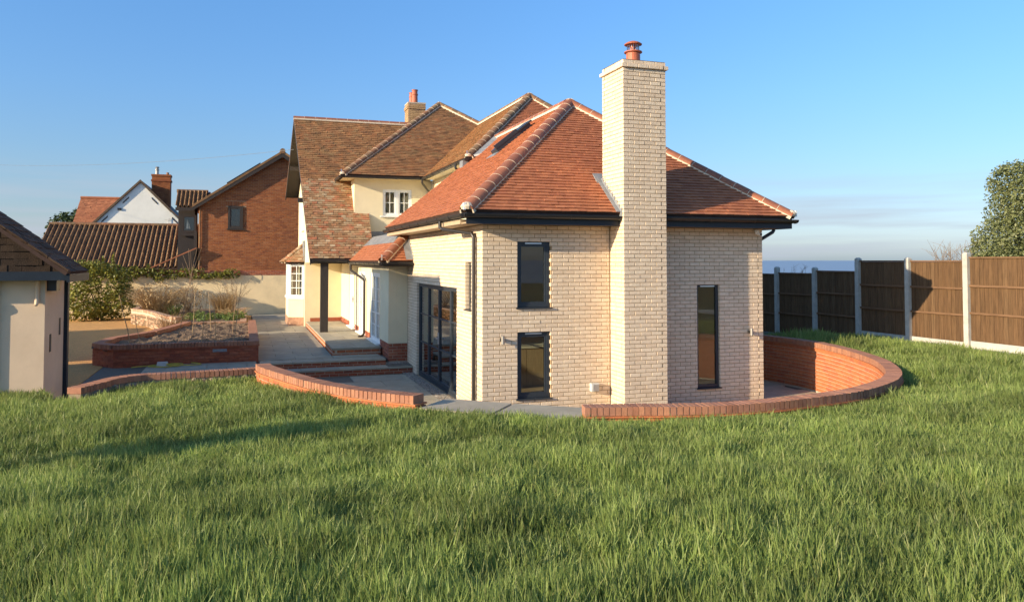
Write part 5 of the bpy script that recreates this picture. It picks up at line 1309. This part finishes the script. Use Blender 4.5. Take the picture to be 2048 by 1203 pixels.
mb = MB(); mb.lathe((-9.65, 43.6, 8.52), [(.11, 0), (.10, .28), (.13, .3), (.13, .36)], 12); mb.lathe((-9.65, 43.6, 8.88), [(.09, 0), (.10, .1), (.14, .12), (.10, .18)], 12); mb.build('chimney_pot', 'bulkhead', wc)
mb = MB(); mb.lathe((-9.0, 43.6, 8.52), [(.09, 0), (.08, .14), (.10, .17)], 10); mb.build('chimney_pot', 'hip_old', wc)
mb = MB(); mb.box(-11.78, -11.56, 41.93, 42.0, 6.02, 6.15); mb.build('floodlight', 'black_plastic', wh)
mb = MB(); mb.tube([(-8.75, 41.95, 5.1), (-8.75, 41.95, 5.55)], .015, 5); mb.tube([(-9.0, 41.95, 5.42), (-8.6, 41.95, 5.5)], .01, 5); mb.build('aerial', 'steel', wh)
# --- red tiled roof behind it
rh = thing('red_roofed_house', (-13, 47, .3), 'house with a plain orange-red tiled roof left of the white gable', 'house')
mb = MB(); mb.box(-15, -11, 46, 52, .2, 5.1); mb.build('wall', 'white_render', rh)
rs = Slope.of([(-15.15, 45.6, 4.7), (-10.5, 45.6, 4.7), (-10.5, 48.0, 7.15), (-14.95, 48.0, 7.15)], ((-15.15, 45.6, 4.7), (-10.5, 45.6, 4.7)))
rd = rs.deck('roof', rh); rs.tiles(rd, 'far_tile', w=.2, g=.16, wob=.004, lift=.03)
mb = MB(); mb.tube([(-14.97, 48.0, 7.2), (-10.5, 48.0, 7.2)], .09, 8); mb.build('ridge_tile', 'far_tile', rd)

# --- unseen side wall added left of the drive, for its shade over the gravel
sw = thing('unseen_side_wall', (-15.2, 11.8, .2), 'unseen cream rendered side wall added left of the gravel drive to shade it', 'garden wall')
mb = MB(); mb.box(-15.3, -15.1, 7.0, 16.9, .2, 2.5); mb.build('rendered_wall', 'garden_render', sw)
for i in range(20):
    mb = MB(); mb.box(-15.36, -15.04, 7.0 + i * .495, 7.0 + i * .495 + .488, 2.503, 2.56); mb.build('coping_stone', 'concrete', sw)

# --- overhead wire
mb = MB(); pts = []
for i in range(21):
    t = i / 20; a = Vector((-2.3, 17.5, 7.05)); b = Vector((-24.0, 44.0, 9.1)); p = a.lerp(b, t); p.z -= .55 * 4 * t * (1 - t); pts.append(p)
mb.tube(pts, .007, 5); tag(mb.build('overhead_wire', 'wire'), 'thin dark overhead wire running from the catslide gable into the sky', 'wire')

# ================================================================== PLANTS
def leaf_quads(mb, p, nrm, s, asp=.55):
    nrm = nrm.normalized(); a = Vector((random.gauss(0, 1), random.gauss(0, 1), random.gauss(0, 1))); a = (a - nrm * a.dot(nrm)).normalized(); b = nrm.cross(a)
    mb.add([p - a * s, p + b * s * asp + nrm * s * .15, p + a * s, p - b * s * asp + nrm * s * .15], [(0, 1, 2), (0, 2, 3)])

def foliage(blobs, n, size, name, mat, parent, shell=.45, up=.35, gap=0.0, seed=0):
    """Leaves through the outer volume of a set of ellipsoids (centre, radii); noise opens gaps and makes clumps."""
    rnd = random.Random(seed); mb = MB(); w = [b[1][0] * b[1][1] + b[1][2] * b[1][0] for b in blobs]; k = 0; tries = 0
    while k < n and tries < n * 6:
        tries += 1
        c, r = rnd.choices(blobs, w)[0]
        d = Vector((rnd.gauss(0, 1), rnd.gauss(0, 1), rnd.gauss(0, 1))).normalized(); q = (1 - shell) + shell * rnd.random() ** .6
        p = Vector((c[0] + d.x * r[0] * q, c[1] + d.y * r[1] * q, c[2] + d.z * r[2] * q))
        nv = noise.noise(p * (1.6 / max(.25, min(r)))) + .5 * noise.noise(p * 5)
        if nv < gap: continue
        p += d * nv * .18 * min(r)
        s = rnd.uniform(*size); nrm = d * .6 + Vector((rnd.gauss(0, .6), rnd.gauss(0, .6), rnd.gauss(0, .6) + up))
        leaf_quads(mb, p, nrm, s); k += 1
    return mb.build(name, mat, parent, kind='stuff')

def limb(mb, a, b, r0, r1, bend=.1, n=5):
    a, b = Vector(a), Vector(b); L_ = (b - a).length; o = Vector((random.gauss(0, 1), random.gauss(0, 1), random.gauss(0, .4))) * bend * L_
    mb.tube([a.lerp(b, i / n) + o * math.sin(math.pi * i / n) for i in range(n + 1)], r0, 6, r1=r1)

def twigs(mb, base, h, spread, n, r=.008, fork=3):
    """Bare branching stems from one base."""
    for _ in range(n):
        an = random.uniform(0, 2 * math.pi); sp = spread * random.uniform(.2, 1); hh = h * random.uniform(.6, 1)
        tip = Vector((base[0] + sp * math.cos(an), base[1] + sp * math.sin(an), base[2] + hh)); b0 = Vector(base) + Vector((random.uniform(-.1, .1), random.uniform(-.1, .1), 0))
        limb(mb, b0, tip, r, r * .3, .08, 4)
        for _ in range(fork):
            t = random.uniform(.35, .9); p = b0.lerp(tip, t); q = p + Vector((random.gauss(0, .22), random.gauss(0, .22), random.uniform(.1, .4))) * hh * .55
            limb(mb, p, q, r * .55, r * .2, .08, 3)

# evergreen shrub by the boundary wall
s1 = thing('evergreen_shrub', (-9.9, 23.6, .3), 'rounded glossy yellow-green evergreen shrub against the boundary wall beside the shed', 'shrub')
foliage([((-9.9, 23.5, 1.45), (1.35, 1.0, 1.25)), ((-10.5, 23.4, 2.0), (.8, .8, .8)), ((-9.3, 23.4, 1.9), (.75, .7, .75)), ((-10.4, 23.1, .85), (.9, .6, .55)), ((-9.1, 23.3, .95), (.7, .6, .6)), ((-9.9, 23.3, 2.45), (.6, .5, .35))], 6500, (.045, .085), 'foliage', 'leaf_shrub', s1, gap=-.12, seed=1)
mb = MB()
for _ in range(7): limb(mb, (-9.9 + random.uniform(-.2, .2), 23.6, .28), (-9.9 + random.uniform(-1, 1), 23.4 + random.uniform(-.5, .4), random.uniform(1.2, 2.2)), .035, .012)
mb.build('stem', 'bark', s1, kind='stuff')
iv = thing('ivy', (-7.5, 24.8, 2.1), 'green ivy trailing along the top of the boundary wall', 'ivy')
foliage([((-10.6 + .5 * i, 24.75, 2.28 - .012 * i + .06 * math.sin(i * 1.7)), (.42, .26, .34 - .013 * i + .07 * math.sin(i * 2.3))) for i in range(13)], 3400, (.04, .075), 'foliage', 'leaf_shrub', iv, shell=.7, gap=-.15, seed=2)
mb = MB()
for i in range(9): limb(mb, (-10.7 + .8 * i, 24.72, 2.05), (-10 + .8 * i, 24.72, 2.3), .012, .006, .15)
for x, h in ((-9.9, .55), (-9.5, .7), (-8.1, .35)): limb(mb, (x, 24.7, 2.3), (x + .05, 24.7, 2.3 + h), .014, .008)
mb.build('stem', 'twig', iv, kind='stuff')
foliage([((-9.9, 24.7, 2.72), (.08, .08, .28)), ((-9.5, 24.7, 2.82), (.08, .08, .34)), ((-8.1, 24.7, 2.55), (.08, .08, .18))], 160, (.04, .07), 'shoot', 'leaf_shrub', iv, shell=.9, gap=-1, seed=3)

# far dark tree left of the roofs
t1 = thing('pine_tree', (-16, 50, 0), 'dark green rounded tree rising beyond the pantiled outbuilding', 'tree')
foliage([((-16.2, 50, 5.0), (1.3, 1.2, 1.2)), ((-15.3, 50, 5.7), (1.0, 1.0, .9)), ((-14.4, 50.3, 5.9), (.9, .9, .85)), ((-16.9, 50, 4.3), (.8, .8, .7)), ((-14.9, 50, 4.8), (1.4, 1, 1))], 3600, (.09, .17), 'crown', 'leaf_dark', t1, gap=-.1, seed=4)
mb = MB(); limb(mb, (-15.6, 50.2, -.1), (-15.6, 50.2, 4.6), .22, .12, .03)
for q in ((-16.6, 50, 5.0), (-14.6, 50, 5.4), (-15.4, 50, 5.9)): limb(mb, (-15.6, 50.2, 3.2), q, .10, .03)
mb.build('trunk', 'bark', t1, kind='stuff')

# tall evergreen at the right edge
t2 = thing('evergreen_tree', (19.0, 4.2, .6), 'tall grey-green evergreen tree crowding the right edge above the fence', 'tree')
foliage([((19.0, 4.3, 4.9), (1.25, 1.1, 1.05)), ((18.35, 4.4, 5.3), (.55, .6, .55)), ((18.5, 4.4, 4.2), (.75, .8, .9)), ((18.2, 4.5, 3.4), (.95, .9, .8)), ((17.75, 4.5, 2.9), (.75, .8, .65)), ((19.4, 4.2, 3.7), (1.5, 1.2, 1.3)), ((20.3, 4.0, 4.8), (1.4, 1.2, 1.3)), ((19.2, 4.2, 2.6), (1.9, 1.2, .9)), ((20.8, 4.0, 3.2), (1.6, 1.2, 1.5)), ((17.9, 4.5, 2.2), (.9, .9, .7)), ((19.8, 4.2, 5.7), (.8, .7, .45))], 52000, (.03, .058), 'crown', 'leaf_tree', t2, gap=-.32, shell=.6, seed=5)
mb = MB(); limb(mb, (19.3, 4.3, .5), (19.3, 4.3, 3.6), .16, .10, .03)
for q in ((18.4, 4.4, 4.6), (19.1, 4.3, 5.3), (20.2, 4.1, 5.0), (17.9, 4.5, 3.2), (20.6, 4, 3.4)): limb(mb, (19.3, 4.3, 2.2), q, .07, .02)
mb.build('trunk', 'bark', t2, kind='stuff')
for nm, lab, base, h, sp, n in (('bare_shrub', 'leafless twiggy shrub behind the fence just left of the tall evergreen', (17.2, 5.3, 1.6), 1.9, 1.0, 55), ('bare_shrub', 'small leafless shrub tip showing over the lower fence against the sea', (15.9, 11.5, 1.4), 1.25, .8, 14)):
    t3 = thing(nm, base, lab, 'shrub'); mb = MB(); twigs(mb, base, h, sp, n, .010, 5); mb.build('branch', 'twig', t3, kind='stuff')

# unseen tree added outside the frame, its crown shaped to shade the lawn
t4 = thing('unseen_tree', (-11.5, -6.4, .9), 'unseen small lollipop tree added beyond the left edge to shade the lawn', 'tree')
foliage([((-11.5, -6.4, 2.98), (.45, .42, .34)), ((-11.5, -6.4, 3.32), (.36, .36, .28))], 2600, (.025, .05), 'crown', 'leaf_dark', t4, gap=-.5, shell=.8, seed=21)
mb = MB(); limb(mb, (-11.5, -6.4, .7), (-11.5, -6.4, 2.9), .03, .02, .01); mb.build('trunk', 'bark', t4)
# dry plants in the old bed
def stems(base, r, h, n, curl, mat, parent, name='stem', w=.006):
    mb = MB()
    for _ in range(n):
        an = random.uniform(0, 6.28); q = r * math.sqrt(random.random()) * .5; p = Vector((base[0] + q * math.cos(an), base[1] + q * math.sin(an), base[2]))
        d = Vector((math.cos(an), math.sin(an), 0)); hh = h * random.uniform(.5, 1.05); out = r * random.uniform(.2, 1.0); pts = []
        for i in range(5):
            t = i / 4; pts.append(p + d * out * t ** 1.6 + Vector((random.gauss(0, .02), random.gauss(0, .02), hh * (t - curl * t * t))))
        mb.tube(pts, w, 3, r1=w * .4, cap=False)
    return mb.build(name, mat, parent, kind='stuff')
d1 = thing('dry_shrub', (-7.2, 20.5, .7), 'round straw-brown dead shrub over the left end of the old brick bed', 'shrub')
stems((-7.3, 20.5, .7), .95, 1.45, 420, .28, 'dry_stem', d1, w=.009); foliage([((-7.3, 20.5, 1.35), (.85, .75, .6)), ((-6.6, 20.6, 1.2), (.55, .5, .5))], 1300, (.03, .055), 'dead_leaf', 'dry_stem', d1, gap=-.1, seed=6)
d2 = thing('dry_grass', (-4.75, 20.5, .7), 'pale clump of dried ornamental grass at the right of the old bed', 'grass clump')
stems((-4.85, 20.3, .7), .6, 1.25, 320, .35, 'dry_stem', d2, name='blade', w=.008)
d3 = thing('bare_shrub', (-4.6, 21.5, .7), 'airy leafless shrub spreading above the dried grass clump', 'shrub'); mb = MB(); twigs(mb, (-4.5, 21.5, .7), 1.5, 1.0, 26, .008, 5); mb.build('branch', 'twig', d3, kind='stuff')
d5 = thing('bare_shrub', (-6.3, 21.5, .7), 'brown leafless shrub standing behind the canes against the boundary wall', 'shrub'); mb = MB(); twigs(mb, (-6.2, 21.5, .7), 1.35, .75, 24, .009, 5); mb.build('branch', 'twig', d5, kind='stuff')
foliage([((-6.2, 21.5, 1.2), (.7, .5, .5))], 420, (.03, .05), 'dead_leaf', 'dry_stem', d5, gap=-.1, seed=16)
d4 = thing('ground_cover', (-5.3, 17, .7), 'low bright green leafy ground cover along the front of the old bed', 'plant')
foliage([((-5.9 + .28 * i, 17.2 + .7 * math.sin(i * 2.1), .74), (.32, .9, .16 + .05 * math.sin(i * 1.3))) for i in range(7)], 1900, (.035, .07), 'foliage', 'leaf_green', d4, shell=.8, up=1.0, gap=-.2, seed=7)
stems((-4.4, 17.5, .7), .55, .5, 130, .3, 'dry_stem', d4, w=.007)
d6 = thing('dry_shrub', (-6.35, 15.3, .4), 'small pinkish dry shrub at the corner of the pale old bed', 'shrub'); stems((-6.35, 15.1, .35), .5, .95, 190, .25, 'dry_stem', d6, w=.006)
d7 = thing('spring_bulb', (-6.6, 20.0, .7), 'clump of upright green bulb leaves below the dead shrub', 'plant'); stems((-6.6, 19.4, .7), .35, .55, 40, .2, 'leaf_green', d7, name='leaf', w=.014)
# brown clods and dead leaves in the planter
mb = MB()
for _ in range(150):
    x, y = random.uniform(-7.1, -3.95), random.uniform(7.4, 13.5)
    if inside((x, y), [(-3.95, 14), (-3.95, 7.4), (-6.9, 7.4), (-7.2, 7.9), (-7.0, 9.2), (-6.3, 10.8), (-5.8, 14)]):
        leaf_quads(mb, Vector((x, y, .70 + random.uniform(0, .06))), Vector((random.gauss(0, .6), random.gauss(0, .6), 1)), random.uniform(.015, .035))
mb.build('dead_leaf', 'twig', pt, kind='stuff')
# bamboo canes
def cane(base, top, label, group, r=.007):
    mb = MB(); a, b = Vector(base), Vector(top); mb.tube([a.lerp(b, i / 3) + Vector((random.gauss(0, .008), 0, 0)) for i in range(4)], r, 6, r1=r * .75)
    return tag(mb.build('bamboo_cane', 'cane' if r > .008 else 'twig'), label, 'cane', group)
for k, (x, y, dx, h) in enumerate([(-6.73, 8.44, -.30, 1.25), (-6.5, 8.24, -.12, .75), (-5.68, 8.48, .28, 1.35), (-5.07, 8.27, .14, 1.30), (-4.7, 8.41, -.06, 1.05), (-4.29, 8.27, .20, 1.55), (-4.95, 11.6, -.1, 1.2), (-5.45, 11.2, .05, 1.35), (-4.35, 10.9, .1, 1.2)]):
    cane((x, y, .60), (x + dx, y + .1, .68 + h), 'pale cane leaning left at the left tip of the planter' if k == 0 else 'thin bamboo cane stuck upright in the bare soil of the raised planter', 'bamboo canes in the raised planter', .012 if k == 0 else .0085)
for k in range(9):
    a = 2 * math.pi * k / 9; x, y = -6.1 + .55 * math.cos(a), 21.0 + .55 * math.sin(a)
    cane((x, y, .66), (-6.1 - .35 * math.cos(a) + random.uniform(-.1, .1), 21.0 - .3 * math.sin(a), 3.0 + random.uniform(-.35, .35)), 'tall brown cane crossing others in the wigwam before the garden wall', 'canes of the wigwam in the old bed', .007)

# hose lying on the slabs
hs = thing('garden_hose', (-5.9, 6.6, .3), 'tangle of yellow hose with a pale plastic box on the grey slabs', 'hose')
mb = MB(); pts = []
for i in range(90):
    t = i / 89; a = t * 6.28 * 3.2; r = .10 + .10 * math.sin(t * 9); pts.append((-5.75 + .55 * (t - .2) + r * 1.9 * math.cos(a), 6.75 + r * math.sin(a) + .06 * math.sin(t * 21), .318 + .05 * t * abs(math.sin(a * .5))))
mb.tube(pts, .012, 6); mb.tube([(-6.5 + .1 * i, 6.72 + .16 * math.sin(i * .55), .314) for i in range(9)], .012, 6); mb.build('hose', 'hose', hs)
mb = MB(); mb.hexa([(-5.98, 6.8, .302), (-5.72, 6.8, .302), (-5.72, 6.95, .302), (-5.98, 6.95, .302), (-5.96, 6.82, .40), (-5.74, 6.82, .40), (-5.74, 6.93, .40), (-5.96, 6.93, .40)]); mb.build('hose_box', 'box_grey', hs)

# ================================================================== GRASS
rg = random.Random(11)
tufts = bpy.data.collections.new('grass_tufts')      # source blades, not linked to the scene
for k in range(7):
    mb = MB()
    for _ in range(20):
        an = rg.uniform(0, 6.28); q = .085 * math.sqrt(rg.random()); p = Vector((q * math.cos(an), q * math.sin(an), -.01))
        h = rg.uniform(.45, 1.0) * .29; la = rg.uniform(0, 6.28); ld = Vector((math.cos(la), math.sin(la), 0)); lean = rg.uniform(.03, .36) * h
        fa = rg.uniform(0, 6.28); sd = Vector((math.cos(fa), math.sin(fa), 0)); w = rg.uniform(.0040, .0078); vs = []
        for i in range(4):
            t = i / 3; c = p + ld * lean * t ** 2 + Vector((0, 0, h * (t - .18 * (lean / h) * t * t)))
            ww = w * (1, .95, .65, 0)[i]
            vs += [c - sd * ww, c + sd * ww] if i < 3 else [c]
        mb.add(vs, [(0, 1, 3, 2), (2, 3, 5, 4), (4, 5, 6)])
    o = bpy.data.objects.new('grass_tuft', mb.mesh('grass_tuft', 'grass')); tufts.objects.link(o)

fwx, fwy = math.sin(R(18.9)), math.cos(R(18.9))
P_, rot_, scl_ = [], [], []
def add_tuft(x, y, s, sz):
    z = lawn_z(x, y) - (.22 * smooth(2.0, 5.0, y) if (y > 2 and x > 6) else 0)
    a = noise.noise(Vector((x * .55, y * .55, 2))) * .36 + rg.gauss(0, .09); b = noise.noise(Vector((x * .55, y * .55, 9))) * .30 + rg.gauss(0, .10)
    P_.append((x, y, z)); rot_.append((a, b, rg.uniform(0, 6.28))); scl_.append((s, s, s * sz))
def dist_edge(x, y, poly):
    p = Vector((x, y)); return min((p - Vector(q)).length for q in poly)
edge_poly = [q for q in hole_out if q[1] < 8][::6]
n_try = 0
while n_try < 165000:
    n_try += 1
    D = 1.6 + 22.5 * rg.random() ** .80; u = rg.uniform(-.86, .86) * D
    x, y = CAM.x + fwx * D + fwy * u, CAM.y + fwy * D - fwx * u
    if x > 10.35 - .2 * noise.noise(Vector((y * .9, 0, 0))) + rg.gauss(0, .10) or y > 3.0 + rg.gauss(0, .3) and x > 0: continue
    if x < -6.9 and y > .95: continue
    if y > 1.35 and x < 6: continue
    if inside((x, y), hole_out): continue
    keep = 1.0 if D < 8 else 8 / D + .1
    if rg.random() > keep: continue
    patch = .5 + .5 * noise.noise(Vector((x * .8, y * .8, 5)))
    near = dist_edge(x, y, edge_poly) if D > 6.5 else 9
    hh = (.50 + .75 * patch + .25 * noise.noise(Vector((x * 2.3, y * 2.3, 8)))) * rg.uniform(.8, 1.2)
    if D > 5: hh *= max(.70, 1 - .13 * (D - 5))
    if near < .8: hh *= .72 + .35 * near
    if x > 9.4: hh *= .65
    add_tuft(x, y, (1.0 if D < 7 else 1.0 + .05 * (D - 7)) * rg.uniform(.85, 1.2), hh)
me = bpy.data.meshes.new('grass'); me.from_pydata(P_, [], []); 
for nm, dat in (('rot', rot_), ('scl', scl_)):
    at = me.attributes.new(nm, 'FLOAT_VECTOR', 'POINT'); at.data.foreach_set('vector', [c for v in dat for c in v])
grass = link('grass', me); grass['kind'] = 'stuff'; tag(grass, 'long soft green grass covering the whole foreground lawn', 'grass')
ng = bpy.data.node_groups.new('grass_scatter', 'GeometryNodeTree')
ng.interface.new_socket('Geometry', in_out='INPUT', socket_type='NodeSocketGeometry'); ng.interface.new_socket('Geometry', in_out='OUTPUT', socket_type='NodeSocketGeometry')
n = ng.nodes; l = ng.links
gi, go = n.new('NodeGroupInput'), n.new('NodeGroupOutput')
ci = n.new('GeometryNodeCollectionInfo'); ci.inputs['Collection'].default_value = tufts; ci.inputs['Separate Children'].default_value = True; ci.inputs['Reset Children'].default_value = True
io = n.new('GeometryNodeInstanceOnPoints'); io.inputs['Pick Instance'].default_value = True
def attr(nm):
    a = n.new('GeometryNodeInputNamedAttribute'); a.data_type = 'FLOAT_VECTOR'; a.inputs['Name'].default_value = nm; return a.outputs['Attribute']
rv = n.new('FunctionNodeRandomValue'); rv.data_type = 'INT'; rv.inputs['Min'].default_value = 0; rv.inputs['Max'].default_value = 6
er_ = n.new('FunctionNodeEulerToRotation'); l.new(attr('rot'), er_.inputs[0])
l.new(gi.outputs[0], io.inputs['Points']); l.new(ci.outputs[0], io.inputs['Instance']); l.new(er_.outputs[0], io.inputs['Rotation']); l.new(attr('scl'), io.inputs['Scale'])
l.new([o_ for o_ in rv.outputs if o_.type == 'INT'][0], io.inputs['Instance Index']); l.new(io.outputs[0], go.inputs[0])
md = grass.modifiers.new('scatter', 'NODES'); md.node_group = ng
